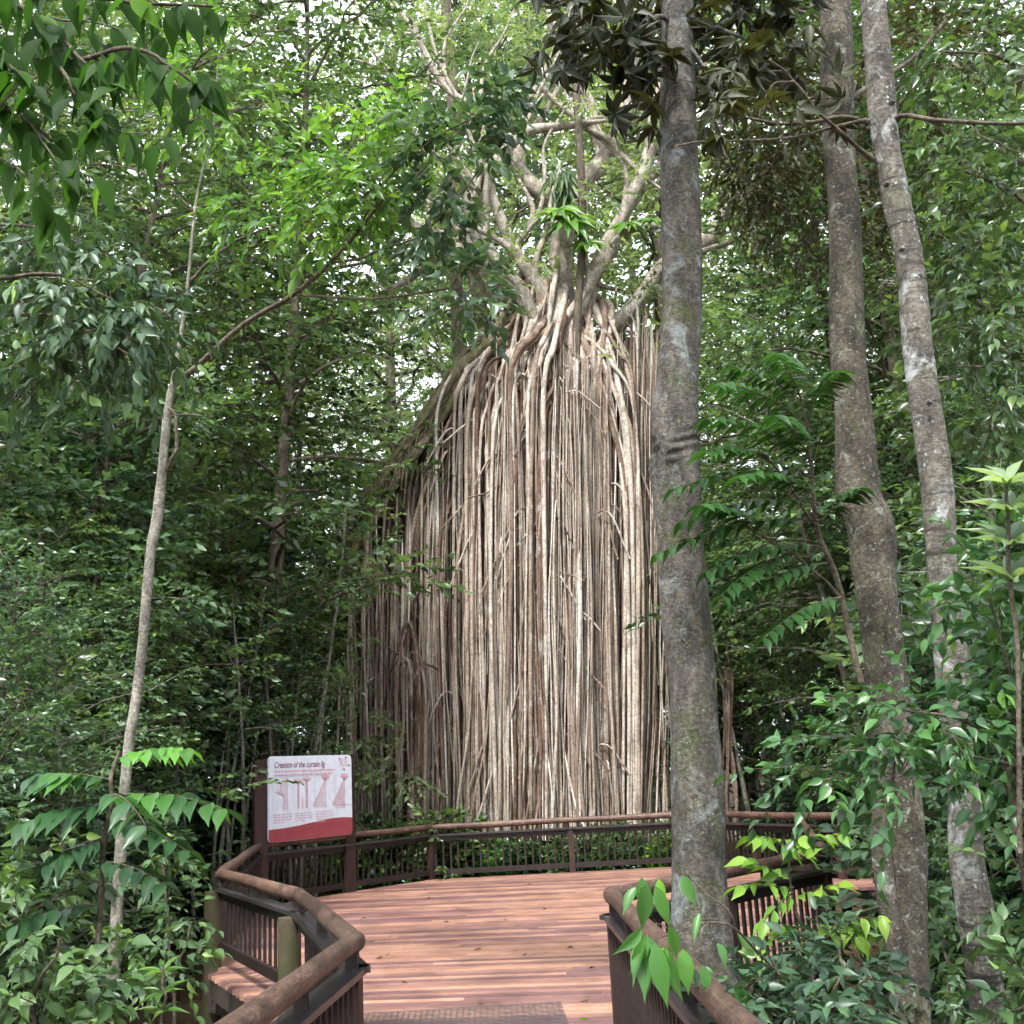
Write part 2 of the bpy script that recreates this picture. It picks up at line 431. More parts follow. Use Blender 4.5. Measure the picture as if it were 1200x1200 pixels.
def build_deck():
    def off(p, q, k):
        p, q = np.array(p), np.array(q); d = norm(q - p); return p + np.array([-d[1], d[0]]) * k, q + np.array([-d[1], d[0]]) * k
    o1, o2 = off(B, C, .19)
    dC = norm(np.array(C) - np.array(B)); o2 = o2 - dC * .36
    poly = [(-1.4, -2), A0, A, B, tuple(o1), tuple(o2), tuple(np.array(C) - dC * .36), (C[0] - .03, C[1]), D, (E_[0], E_[1] + .06), (F_[0], F_[1] + .06), (G[0], G[1] + .06), (H[0] + .05, H[1] + .05), (J[0], J[1] + .06), K, Q6, Q5, Q4, Q1, Q0, (.8, -2)]
    poly = np.array(poly)
    ang = math.radians(-6); ca, sa = math.cos(ang), math.sin(ang)
    rot = np.array([[ca, -sa], [sa, ca]])
    loc = poly @ rot                     # into plank coordinates (rows along local x)
    mb = MB(); w = .14
    y = loc[:, 1].min()
    while y < loc[:, 1].max():
        yc = y + w / 2; xs = []
        for i in range(len(loc)):
            a, b = loc[i], loc[(i + 1) % len(loc)]
            if (a[1] > yc) != (b[1] > yc): xs.append(a[0] + (yc - a[1]) / (b[1] - a[1]) * (b[0] - a[0]))
        xs.sort()
        for x0, x1 in zip(xs[::2], xs[1::2]):
            x = x0
            while x < x1 - .02:
                nx = min(x1, x + R.uniform(1.8, 5.4))
                if x1 - nx < .5: nx = x1
                c = rot @ np.array([(x + nx) / 2, yc])
                Rm = np.array([[ca, -sa, 0], [sa, ca, 0], [0, 0, 1]])
                mb.box((c[0], c[1], -.02 + R.normal(0, .0012)), (nx - x - .004, w - R.uniform(.005, .009), .04), Rm, R.random())
                x = nx
        y += w
    # joists and fascia underneath
    for i in range(len(poly)):
        a, b = poly[i], poly[(i + 1) % len(poly)]
        if np.linalg.norm(a - b) < .1: continue
        d = norm(b - a); n_ = np.array([d[1], -d[0]]) * .03
        mb.beam((*(a + n_ + d * .03), -.16), (*(b + n_ - d * .03), -.16), .045, .19, .1, 1)
    for x in np.arange(-3.4, 7, 1.1):
        pass
    d = mb.build('boardwalk_deck', [DECK, BEARER]); tag(d, kind='structure')
    # stumps carrying the deck
    for i, (x, y) in enumerate([(-1.15, 5), (.6, 5), (-1.7, 9.3), (-2.6, 13), (1.6, 10.6), (2.7, 12.5), (3.4, 15.5), (-3.9, 17), (-2.4, 21.8), (1.8, 22.3), (6.5, 16.9)]):
        m2 = MB(); m2.tube([(x, y, GZ - .3), (x, y, -.27)], .07, 8, .5)
        keep(m2.build('stump', BEARER), d)
build_deck()

def build_grating():
    mb = MB()
    x0, x1, y0, y1 = -.98, .70, 6.9, 10.05
    for x in np.arange(x0, x1, .05): mb.beam((x, y0, .006), (x, y1, .006), .006, .004, .5)
    for y in np.arange(y0, y1, .05): mb.beam((x0, y, .0095), (x1, y, .0095), .006, .004, .5)
    m = np.array([[.996, .08, 0], [-.08, .996, 0], [0, 0, 1]])
    o = mb.build('anti_slip_mesh', STEEL)
    o.location = (-.15, .06, 0); o.rotation_euler = (0, 0, math.radians(2))
    tag(o, 'dark wire anti-slip mesh stapled over the near deck boards', 'mesh mat')
build_grating()

# ------------------------------------------------------------------ railings
def fence_run(label, a, b, posts, kind='square', sp=.14, z_bot=.13, zl=.98, cap_side=0., ext=(0, 0), name='timber_railing', po=.036, pofs=0):
    """one straight stretch of railing from plan corner a to b; posts = fractions along it"""
    a = np.array(a, float); b = np.array(b, float); d = norm(b - a); L = np.linalg.norm(b - a); n = np.array([-d[1], d[0]])
    root = thing(name, label, 'railing', (a[0], a[1], 0), 'timber railings of the boardwalk')
    at = lambda s, z, o=0: np.array([*(a + d * s + n * o), z])
    def part(mb, nm, mat): return keep(mb.build(nm, mat), root)
    # round log handrail, slightly uneven
    m = MB(); ss = np.linspace(-.03 - ext[0], L + .03 + ext[1], max(6, int(L / .25)))
    pts = np.array([at(s, zl + .006 * math.sin(s * 2.1 + L)) for s in ss])
    rad = .060 * (1 + .05 * np.sin(ss * 1.7 + 2 * L)); rad[0] *= .93; rad[-1] *= .93
    m.tube(pts, rad, 14, random.random(), rough=.03); part(m, 'log_handrail', LOG)
    m = MB(); m.beam(at(-.07, zl - .155), at(L + .05, zl - .155), .15, .036, random.random()); part(m, 'cap_board', CAPM)
    nb = max(2, int(round(L / 1.0)))
    for s in np.linspace(.12, L - .12, nb):
        m = MB(); m.beam(at(s, zl - .137), at(s, zl - .045), .07, .05, .5); part(m, 'spacer_block', RAIL)
    m = MB(); m.beam(at(.0, zl - .222), at(L, zl - .222), .045, .094, .3); part(m, 'top_rail', RAIL)
    m = MB(); m.beam(at(.0, z_bot), at(L, z_bot), .045, .10, .4); part(m, 'bottom_rail', RAIL)
    for s in posts:
        s = s * L; m = MB()
        if kind == 'round':
            m.tube([at(s, GZ - .4, pofs), at(s, -.2, pofs), at(s, .4, pofs), at(s, zl - .176, pofs)], [.105, .1, .096, .094], 14, random.random(), rough=.03)
            part(m, 'round_post', POST_GREEN)
        else:
            m.box(at(s, (GZ + zl - .18) / 2), (.11, .11, zl - .18 - GZ), np.array([[d[0], n[0], 0], [d[1], n[1], 0], [0, 0, 1]]), random.random())
            part(m, 'post', POST_BROWN)
    k = int(L / sp); base = None; pp = np.array(posts) * L
    for i in range(k):
        s = (i + .5) * L / k
        if len(pp) and np.min(np.abs(pp - s)) < .085: continue
        if base is None:
            m = MB(); m.box((0, 0, (z_bot - .05 + zl - .18) / 2), (.032, .026, zl - .18 - z_bot + .05), None, .5)
            base = m.mesh('baluster', RAIL)
        o = bpy.data.objects.new('baluster', base); COL.objects.link(o); o.parent = root
        q = at(s, 0, po); o.location = (q[0] - a[0], q[1] - a[1], 0); o.rotation_euler = (0, random.gauss(0, .004), math.atan2(d[1], d[0]) + random.gauss(0, .03))
    return root

fence_run('near left railing with thick log handrail running out of the bottom of the photo', A0, A, (.97,), sp=.125, po=-.036)
fence_run('short left railing slanting back from the near corner post to a mossy round post', A, B, (.985,), 'round', sp=.15, po=-.036, pofs=.09)
fence_run('left railing between two mossy round posts above the outer deck ledge', B, C, (.985,), 'round', sp=.2, po=-.03, pofs=.09, z_bot=.215)
fence_run('left railing running away from the outermost mossy post to the white sign', C, D, (.5, .99), sp=.13)
fence_run('railing stretch right below the white information sign', D, E_, (.98,), sp=.13)
fence_run('angled railing stretch between the sign and the back railing', E_, F_, (.98,), sp=.14)
fence_run('long back railing in front of the hanging fig roots, between two brown posts', F_, G, (.985,), sp=.145)
fence_run('back railing stretch to the right ending behind the big dark trunk', G, H, (.99,), sp=.145)
fence_run('far right railing slanting forward from behind the big dark trunk', H, J, (.5, .99), sp=.12)
fence_run('farthest right railing stretch disappearing behind the leaves of the right trunks', J, K, (.5, .98), sp=.14)
fence_run('near right railing with log handrail under the drooping bright leaves', Q0, Q1, (.985,), sp=.125)
fence_run('right railing passing behind the base of the big dark trunk', Q1, Q4, (.45, .985), sp=.12)
fence_run('right railing leading back from the brown corner post beside bright sprays', Q4, Q5, (.5, .985), sp=.13)

def far_walk():
    root = thing('timber_railing', 'distant dark railing of another boardwalk leg at the right back', 'railing', (8, 30, 0))
    for z, r in ((1.15, .06), (.98, .05), (.3, .05)):
        m = MB(); m.beam((5.9, 30.5, z), (11, 29.0, z + .03), .1, r, .4); keep(m.build('rail', CAPM if z > 1 else RAIL), root)
    for i in range(24):
        t = i / 23; m = MB(); m.box((5.9 + 5.1 * t, 30.54 - 1.5 * t, .5), (.04, .04, 1.0), None, .3); keep(m.build('baluster', RAIL), root)
    for t in (.02, .35, .68, .98):
        m = MB(); m.box((5.9 + 5.1 * t, 30.66 - 1.5 * t, .2), (.12, .12, 1.8), None, .4); keep(m.build('post', POST_BROWN), root)
far_walk()

# deck ledge bearer with bolts on the left
def ledge():
    d = norm(np.array(C) - np.array(B)); n = np.array([-d[1], d[0]]); c = np.array(C) + n * .3
    root = thing('bearer_beam', 'dark bearer beam with two bolts under the outer deck ledge', 'beam', (c[0], c[1], -.2))
    e0, e1 = P(246, 1176, 12.95), P(318, 1192, 12.2)
    m = MB(); m.beam(e0, e1, .05, .17, .5); keep(m.build('beam', BEARER), root)
    x = norm(e1 - e0); f = np.cross(x, [0, 0, 1.]); f = f if f[1] < 0 else -f
    for k in (.045, -.045):
        q = e0 + x * .09 + f * .02 + [0, 0, k]; m = MB(); m.tube([q, q + f * .02], .014, 8, .5); keep(m.build('bolt', BOLT), root)
ledge()

# ------------------------------------------------------------------ the sign
def build_sign():
    a = np.array(D); b = np.array(E_); d = norm(b - a); n = np.array([d[1], -d[0]])     # n faces the deck
    L = np.linalg.norm(b - a); u0 = .12; W = L - .14; z0, H_ = 1.00, 1.42
    root = thing('information_sign', 'white information sign with red lower band about the fig, on the left railing', 'sign', (a[0], a[1], 0))
    X3 = np.array([d[0], d[1], 0]); N3 = np.array([n[0], n[1], 0]); Z3 = np.array([0, 0, 1.])
    def pt(u, v, w): return np.array([a[0], a[1], z0]) + X3 * (u0 + u) + N3 * (.10 + w) + Z3 * v
    def poly(name, pts, mat, w, parent, thick=.0):
        mb = MB(); p = np.array([pt(u, v, w) for u, v in pts]); k = len(p)
        if thick:
            q = p - N3 * thick; mb.add(np.vstack([p, q]), [[i, k + i, k + (i + 1) % k, (i + 1) % k] for i in range(k)], .5, 0, False)
        c = p.mean(0); mb.add(np.vstack([p, c]), [[i, (i + 1) % k, k] for i in range(k)], .5, 0, False)
        return keep(mb.build(name, mat), root) if parent is root else sub(mb.build(name, mat), parent)
    def sub(o, parent):
        o.parent = parent; return o
    r = .085
    def rounded(x0, y0, x1, y1, rr):
        out = []
        for cx, cy, s in ((x1 - rr, y0 + rr, -90), (x1 - rr, y1 - rr, 0), (x0 + rr, y1 - rr, 90), (x0 + rr, y0 + rr, 180)):
            for k in range(7):
                t = math.radians(s + 15 * k); out.append((cx + rr * math.cos(t), cy + rr * math.sin(t)))
        return out
    panel = poly('panel', rounded(0, 0, W, H_, r), WHITE, 0, root, .03)
    # red band with a wavy top edge
    band = [(.004 + r * (1 - math.cos(math.radians(t))) , .004 + r * (1 - math.sin(math.radians(t)))) for t in (0, 30, 60, 90)]
    band = [(.004 + r, .004)] + [(W - .004 - r, .004)]
    for k in range(1, 7):
        t = math.radians(-90 + 15 * k); band.append((W - .004 - r + r * math.cos(t), .004 + r + r * math.sin(t)))
    tops = [(W - .004, .30), (W * .9, .318), (W * .75, .318), (W * .55, .285), (W * .35, .245), (W * .18, .222), (.004, .215)]
    band += tops
    for k in range(1, 7):
        t = math.radians(180 + 15 * k); band.append((.004 + r + r * math.cos(t), .004 + r + r * math.sin(t)))
    mb = MB(); k = len(band); p = np.array([pt(u, v, .005) for u, v in band])
    c = pt(W * .5, .13, .005); mb.add(np.vstack([p, c]), [[i, (i + 1) % k, k] for i in range(k)], .5, 0, False)
    red = sub(mb.build('red_band', RED), panel)
    mb = MB()
    def line(mb, u, v, u2, v2, wd, w=.006):
        p, q = np.array([u, v]), np.array([u2, v2]); e = norm(q - p); s = np.array([-e[1], e[0]]) * wd / 2
        mb.add([pt(*(p + s), w), pt(*(p - s), w), pt(*(q - s), w), pt(*(q + s), w)], [[0, 1, 2, 3]], .5, 0, False)
    def curve(mb, pts, wd, w=.006, n_=14):
        q = spline(pts, n_)
        for i in range(n_ - 1): line(mb, *q[i], *q[i + 1], wd, w)
    for i in range(7):
        x = W * (.08 + .12 * i); y = .07 + .02 * i + .03 * (i % 2)
        curve(mb, [(x, y), (x + .08, y + .02), (x + .16, y + .055)], .014, .009, 6)
    sub(mb.build('band_pattern', DARKINK), panel)
    # title
    cu = bpy.data.curves.new('title', 'FONT'); cu.body = 'Creation of the curtain fig'; cu.size = .165; cu.shear = .28; cu.extrude = 0; cu.offset = .0012
    to = bpy.data.objects.new('title', cu); COL.objects.link(to)
    dg = bpy.context.evaluated_depsgraph_get(); me = bpy.data.meshes.new_from_object(to.evaluated_get(dg))
    COL.objects.unlink(to); bpy.data.objects.remove(to)
    xs = [v.co.x for v in me.vertices]; k = (W * .60) / (max(xs) - min(xs)); x0 = min(xs)
    for v in me.vertices: v.co = Vector(pt(W * .065 + (v.co.x - x0) * k, H_ * .862 + v.co.y * k * 1.25, .006))
    me.materials.clear(); me.materials.append(DARKINK)
    t = bpy.data.objects.new('title', me); COL.objects.link(t); sub(t, panel)
    # two lines of small print under the title, captions under the pictures
    mb = MB(); g = MB()
    def words(mb, u0, u1, v, wd):
        u = u0
        while u < u1:
            l = min(u1 - u, R.uniform(.03, .1)); line(mb, u, v, u + l, v, wd); u += l + .016
    words(mb, W * .065, W * .78, H_ * .82, .026); words(mb, W * .065, W * .75, H_ * .775, .026)
    for i, rows in enumerate((4, 4, 5, 2)):
        u = W * (.05 + .245 * i)
        for j in range(rows): words(mb, u, u + W * (.21 if j < rows - 1 else .12), H_ * (.315 - .03 * j) + (.06 * H_ if i == 3 else 0) , .012)
    sub(mb.build('small_print', REDINK), panel)
    # four drawings: seedling on a host, host dying, leaning host, curtain
    mb = MB(); gy = H_ * .37; s = H_ * .38
    u = W * .15
    for k in range(4): curve(mb, [(u + .03 + .035 * k, gy), (u + .035 + .03 * k, gy + s * .5), (u + .04 + .032 * k, gy + s)], .010)
    for e in ((-.14, .62), (-.1, .7), (-.04, .8), (.0, .86), (-.17, .55)):
        curve(mb, [(u + .05, gy + s * .42), (u + e[0] * .5, gy + s * .5), (u + e[0], gy + s * e[1])], .010)
    for cx, hh in ((W * .335, .82), (W * .435, .86)):
        for k in range(3): curve(mb, [(cx - .02 + .02 * k, gy), (cx - .018 + .018 * k, gy + s * .4), (cx - .02 + .02 * k, gy + s * hh)], .011)
        for k in range(8):
            t = math.radians(20 + 20 * k); curve(mb, [(cx, gy + s * hh), (cx + .07 * math.cos(t), gy + s * hh + .03 * math.sin(t)), (cx + .13 * math.cos(t), gy + s * hh + .075 * math.sin(t))], .012, n_=5)
    curve(mb, [(W * .385, gy), (W * .387, gy + s * .2), (W * .385, gy + s * .3)], .02)
    for cx, q in ((W * .66, 9), (W * .90, 12)):
        for k in range(q):
            e = k / (q - 1); top = gy + s * (.08 + .78 * (1 - e)); curve(mb, [(cx - .30 * e, top), (cx - .30 * e + .008, gy + s * .05), (cx - .30 * e, gy)], .012, n_=5)
        curve(mb, [(cx, gy + s * .86), (cx - .15, gy + s * .47), (cx - .31, gy + s * .05)], .016)
        for k in range(9):
            t = math.radians(20 * k); curve(mb, [(cx, gy + s * .84), (cx + .06 * math.cos(t), gy + s * .9 + .03 * math.sin(t)), (cx + .11 * math.cos(t), gy + s * .93 + .07 * math.sin(t))], .014, n_=5)
    sub(mb.build('drawings', REDINK), panel)
    for k in range(4):
        x0 = W * (.045 + .245 * k)
        for l in ((x0, H_ * .36, x0, H_ * .755), (x0, H_ * .755, x0 + W * .225, H_ * .755)): line(g, *l, .004)
    sub(g.build('picture_frames', GREYINK), panel)
    # flower-like emblem, top right
    mb = MB(); cx, cy = W * .895, H_ * .905
    for k in range(7):
        t = math.radians(51 * k + 8); t2 = t + .35
        q = [(cx + .02 * math.cos(t), cy + .02 * math.sin(t)), (cx + .075 * math.cos(t - .2), cy + .055 * math.sin(t - .2)), (cx + .13 * math.cos(t), cy + .09 * math.sin(t)), (cx + .075 * math.cos(t + .25), cy + .055 * math.sin(t + .25))]
        mb.add([pt(*e, .006) for e in q], [[0, 1, 2, 3]], .5, 0, False)
    sub(mb.build('emblem', REDINK), panel)
    mb = MB()
    for dx, dy in ((-.13, .06), (.12, -.06), (-.02, -.13), (.03, .08)):
        curve(mb, [(cx + dx, cy + dy), (cx + dx + .03, cy + dy + .015), (cx + dx + .05, cy + dy - .01)], .02, .007, 5)
    sub(mb.build('emblem_accent', DARKINK), panel)
    # upright planks behind both ends
    Rm = np.array([[d[0], n[0], 0], [d[1], n[1], 0], [0, 0, 1]])
    for uu, w_, zt in ((.0, .30, z0 + H_ - .05), (L - .02, .26, z0 + H_ + .01)):
        mb = MB(); q = np.array([a[0], a[1], 0]) + X3 * uu + N3 * .03
        mb.box((q[0], q[1], (GZ + zt) / 2), (w_, .06, zt - GZ), Rm, R.random()); keep(mb.build('post', POST_BROWN), root)
build_sign()

# ------------------------------------------------------------------ the curtain fig
TOPX = [398, 415, 432, 470, 505, 535, 565, 600, 650, 690, 715, 745, 778]
TOPY = [670, 620, 582, 534, 484, 434, 406, 386, 388, 396, 396, 380, 362]
def top_y(x): return float(np.interp(x, TOPX, TOPY))
def curtain_Y(x): return 26.0 + 1.6 * ((x - 640) / 200.0) ** 2 - .9 * math.exp(-((x - 640) / 80.0) ** 2)
FIGB = P(640, 960, 26.5)
FIG = thing('curtain_fig_tree', 'giant strangler fig with a tall pale curtain of hanging roots in the centre', 'fig tree', (FIGB[0], FIGB[1], GZ))

def wob(path, amp, k=3):
    n = len(path); t = np.linspace(0, 1, n); o = np.zeros((n, 2))
    for i in range(1, k + 1):
        for c in range(2): o[:, c] += amp / i * np.sin(t * 6.28 * (i * R.uniform(.7, 1.6)) + R.random() * 6.28)
    fade = np.minimum(1, np.minimum(t, 1 - t) * 8 + .15)
    path = path.copy(); path[:, 0] += o[:, 0] * fade; path[:, 1] += o[:, 1] * fade
    return path

def ground_px(x):
    return 966

def root_path(pts, n=26, amp=.07):
    """pts: rows of (px, py, Y)"""
    q = spline(pts, n)
    w = np.array([P(*r) for r in q])
    return wob(w, amp * .5, 2)

GAPS = [(441, 6), (465, 7), (497, 9), (528, 8), (541, 2), (627, 2), (703, 3)]
roots = []          # (visibility weight, path, radii, rnd)
def add_root(pts, r0, r1, rnd, amp=.07, n=26, wgt=None):
    p = root_path(pts, n, amp); rr = np.linspace(r0, r1, n) * np.minimum(1, .3 + np.linspace(0, 1, n) * 9) * (1 + .14 * np.sin(np.linspace(0, 1, n) * R.uniform(6, 30) + R.random() * 6))
    roots.append(((r0 + r1) if wgt is None else wgt, p, rr, rnd))

def base_px(x): return x, 985
# thick ribs on the inner mass
for x in np.concatenate([np.linspace(524, 742, 34), [472, 480, 510, 517]]):
    x = x + R.normal(0, 4); y0 = top_y(x) + R.uniform(5, 60); Y = curtain_Y(x) + R.uniform(.2, .8)
    xe = x + R.normal(0, 7)
    add_root([(x, y0, Y + .2), (x + R.normal(0, 3), y0 * .6 + 385, Y), (xe, 800, Y - .1), (xe + R.normal(0, 4), 985, Y - .2)], R.uniform(.05, .11), R.uniform(.07, .16), R.uniform(.05, .55), .09)
# the curtain proper: bundles of hanging roots with gaps between them
bund = list(R.uniform(524, 742, 48)) + [426, 433, 450, 455, 474, 480, 486, 508, 516]
bdep = R.uniform(-.75, .25, len(bund))
btone = R.normal(0, .17, len(bund))
for k in range(980):
    i = R.integers(0, len(bund)) if R.random() < .88 else -1
    x = bund[i] + R.normal(0, 3.0) if i >= 0 else R.uniform(470, 745)
    if any(abs(x - g) < w_ for g, w_ in GAPS) and R.random() < .85: continue
    if x > 700 and R.random() < .3: continue
    ty = top_y(x); Y = curtain_Y(x) + (bdep[i] if i >= 0 else 0) + R.normal(0, .16)
    lo = 40 if x < 640 else 18
    y0 = ty + (R.uniform(lo, lo + 60) if R.random() < .5 else R.uniform(lo + 30, 340))
    big = R.random() ** 2.6; r = .011 + .042 * big
    xe = x + R.normal(0, 5) + (7 if x > 620 else -1) * ((985 - y0) / 600)
    xm = x + (xe - x) * .4 + R.normal(0, 1.5)
    pts = [(x, y0, Y + .35), (x + R.normal(0, 1.5), y0 + 40, Y), (xm, (y0 + 40) * .45 + 985 * .55, Y - .1), (xe, 985, Y - .15)]
    if R.random() < .5:                           # a root that bends out over a neighbour before it hangs
        s = R.choice([-1, 1]); pts = [(x - s * R.uniform(6, 22), y0 - R.uniform(-2, 16), Y + .6), (x - s * 5, y0 - 4, Y + .1)] + [(x, y0 + 20, Y)] + pts[2:]
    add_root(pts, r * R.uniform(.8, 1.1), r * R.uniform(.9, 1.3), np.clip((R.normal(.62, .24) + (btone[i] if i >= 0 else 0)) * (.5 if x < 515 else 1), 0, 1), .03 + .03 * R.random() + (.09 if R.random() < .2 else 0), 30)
# roots that flow from the crotch along the leaning host and then fall
for k in range(120):
    e_ = R.random(); xe = 432 + 213 * e_ ** .8 + R.normal(0, 3)
    if any(abs(xe - g) < w_ for g, w_ in GAPS): xe += R.choice([-7, 7])
    sx = 588 + 72 * e_ + R.normal(0, 5); sy = 358 + R.uniform(-26, 24)
    if xe < 512 and R.random() < .35: continue
    t0 = top_y(xe); Y = curtain_Y(xe) - R.uniform(.3, 1.0); low = R.uniform(0, 1) ** 1.4
    xa = sx + (xe - sx) * .45; xb = sx + (xe - sx) * .88
    m1 = (xa, max(sy + 24, top_y(xa) + 2 + 90 * low), Y + .25)
    m2 = (xb, max(m1[1] + 30, top_y(xb) + 6 + 150 * low), Y)
    end = 985 if R.random() < .75 else R.uniform(640, 940)
    pts = [(sx + (640 - sx) * .25, sy - R.uniform(4, 22), 26.3), (sx, sy, 25.8 - .5 * R.random()), m1, m2, (xe, m2[1] + R.uniform(70, 140), Y - .05), (xe + R.normal(0, 5), end, Y - .1)]
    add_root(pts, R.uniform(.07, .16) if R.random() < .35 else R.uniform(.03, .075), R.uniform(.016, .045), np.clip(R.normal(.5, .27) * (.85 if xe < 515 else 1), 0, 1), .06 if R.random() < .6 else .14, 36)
for k in range(40):
    xe = R.uniform(664, 750); sx = R.uniform(640, 720); w_ = R.uniform(0, 1)
    sy = 360 + R.uniform(0, 30); pts = [(sx + (655 - sx) * .25, sy - R.uniform(4, 20), 26.2), (sx, sy, 25.5), (sx + (xe - sx) * .6, 410 + 60 * w_, 25.1), (xe, 490 + 150 * w_, 25.0), (xe + R.normal(3, 5), 985, 25.0)]
    add_root(pts, R.uniform(.04, .11), R.uniform(.018, .05), np.clip(R.normal(.6, .25), 0, 1), .06, 30)
for k in range(28):                                    # loose hangers under the right-hand limb
    x = R.uniform(738, 772); y0 = 345 + R.uniform(-10, 70); Y = 25.9 + R.uniform(-.5, .5); r = R.uniform(.014, .034)
    add_root([(x - R.uniform(-8, 14), y0, Y + .2), (x, y0 + 60, Y), (x + R.normal(2, 3), 760, Y), (x + R.normal(6, 6), 985, Y)], r, r * 1.1, np.clip(R.normal(.62, .25), 0, 1), .05, 24)
# thin strings
for k in range(190):
    x = R.uniform(500, 750) if R.random() < .85 else R.uniform(742, 785)
    ty = top_y(min(x, 778)); Y = curtain_Y(min(x, 740)) - R.uniform(.4, .95)
    y0 = ty + R.uniform(-6, 60); y1 = 985 if R.random() < .8 else R.uniform(700, 940)
    add_root([(x, y0, Y), (x + R.normal(0, 4), (y0 + y1) / 2, Y - .1), (x + R.normal(2, 8), y1, Y)], .014, .018, np.clip(R.normal(.66, .2), 0, 1), .06, 22, .01)
# splayed feet
for k in range(26):
    x = R.uniform(500, 745); s = R.choice([-1, 1]); y0 = R.uniform(640, 850); Y = curtain_Y(x) - .75
    add_root([(x, y0, Y), (x + s * 10, (y0 + 985) / 2, Y - .15), (x + s * R.uniform(18, 42), 985, Y - .3)], .022, .03, np.clip(R.normal(.62, .2), 0, 1), .04, 16, .02)
# small cross ties
for k in range(130):
    x = R.uniform(430, 730); y = R.uniform(top_y(x) + 60, 900); s = R.choice([-1, 1]); Y = curtain_Y(x) - .7; w = R.uniform(14, 44)
    add_root([(x, y, Y), (x + s * w * .4, y + R.uniform(-6, 14), Y - .12), (x + s * w, y + R.uniform(16, 70), Y)], .018, .024, np.clip(R.normal(.6, .22), 0, 1), .02, 10, .008)
# the hooked bundle at lower left and the bundle right of the dark trunk
for k in range(8):
    x = 480 + R.uniform(-14, 26); y = 758 + R.uniform(-10, 22); s = R.choice([-1, 1])
    add_root([(x - s * 12, y + 18, 25.6), (x, y - R.uniform(-14, 24), 25.2), (x + s * 10, y + 14, 25.1), (x + s * 13 + R.normal(0, 3), y + 80, 25.2), (x + s * 13, 985, 25.3)], .022, .045, R.uniform(.1, .6), .04, 22)
for k in range(15):
    x = 836 + R.uniform(-8, 22); y0 = R.uniform(660, 800)
    add_root([(x - 6, y0, 27.2), (x, 800, 26.6), (x + R.normal(6, 5), 985, 26.3)], R.uniform(.014, .04), R.uniform(.02, .055), R.uniform(.05, .55), .1, 20)
for k in range(40):                                    # sparse strings at the left skirt
    x = R.uniform(400, 500); Y = 26.5 + R.uniform(-1.2, .6); y0 = top_y(x) + R.uniform(10, 140)
    add_root([(x, y0, Y), (x + R.normal(0, 3), 800, Y), (x + R.normal(0, 5), 985, Y)], R.uniform(.014, .034), R.uniform(.016, .035), R.uniform(.3, .95), .05, 20, .015)

roots.sort(key=lambda r: -r[0])
# the hundred largest of the visible roots are parts, the remainder one mass
front = [r for r in roots if r[0] > .05]
pick = front[::max(1, len(front) // 100)][:100]
ids = {id(r) for r in pick}
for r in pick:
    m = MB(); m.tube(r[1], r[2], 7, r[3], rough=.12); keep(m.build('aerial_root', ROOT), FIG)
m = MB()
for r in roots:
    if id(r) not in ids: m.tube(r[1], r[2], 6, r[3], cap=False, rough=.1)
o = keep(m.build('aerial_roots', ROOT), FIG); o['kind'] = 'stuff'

# dark bark columns added behind the roots, so gaps read as shaded hollows
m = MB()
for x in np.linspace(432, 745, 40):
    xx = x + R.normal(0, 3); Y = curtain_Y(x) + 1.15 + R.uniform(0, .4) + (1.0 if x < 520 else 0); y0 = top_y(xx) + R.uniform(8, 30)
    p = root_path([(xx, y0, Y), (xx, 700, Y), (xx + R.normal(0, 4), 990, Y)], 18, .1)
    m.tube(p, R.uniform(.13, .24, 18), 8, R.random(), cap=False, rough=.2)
keep(m.build('dark_backing', ROOT_BACK), FIG)
# leaning host trunk that carries the left skirt
m = MB()
for dx, dy, w, Y in ((0, 6, 30, 26.6), (8, 26, 26, 26.9), (-4, -3, 14, 26.3), (4, 14, 16, 26.0)):
    px = [(625 + dx, 372 + dy), (590 + dx, 398 + dy), (545 + dx, 428 + dy), (505 + dx, 488 + dy), (465 + dx, 540 + dy), (432 + dx, 582 + dy), (404 + dx, 650 + dy)]
    p = np.array([P(*q, Y) for q in spline(px, 40)]); m.tube(p, np.linspace(w * .55, w * .22, 40) * .0195 * R.uniform(.6, 1.35, 40), 12, R.random(), rough=.15, lumps=3)
for k in range(16):
    o1 = R.uniform(-8, 26); px = [(618 + R.uniform(-10, 14), 380), (548 + R.normal(0, 3), 428 + o1), (506, 484 + o1), (466, 536 + o1), (436 - R.uniform(0, 16), 578 + o1 + R.uniform(0, 30))]
    p = root_path([(*q, 26.2 - R.uniform(.1, .5)) for q in spline(px, 8)], 30, .06); m.tube(p, np.linspace(.11, .05, 30) * R.uniform(.6, 1.3), 7, R.random(), rough=.15)
for k in range(60):                                    # short gnarled roots and stubs breaking the slope's outline
    x = R.uniform(425, 600); y = top_y(x) + R.uniform(-12, 26); s_ = R.uniform(10, 34)
    p = root_path([(x + s_ * .6, y - s_ * .7, 26.2), (x, y - R.uniform(0, 12), 25.9), (x - s_ * .5, y + s_ * .5, 25.8), (x - s_ * .6 - R.uniform(0, 5), y + s_ * R.uniform(1.2, 3), 25.8)], 14, .05); m.tube(p, np.linspace(.05, .02, 14) * R.uniform(.6, 1.7), 6, R.random(), rough=.2)
keep(m.build('leaning_host_trunk', B_MOSS), FIG)

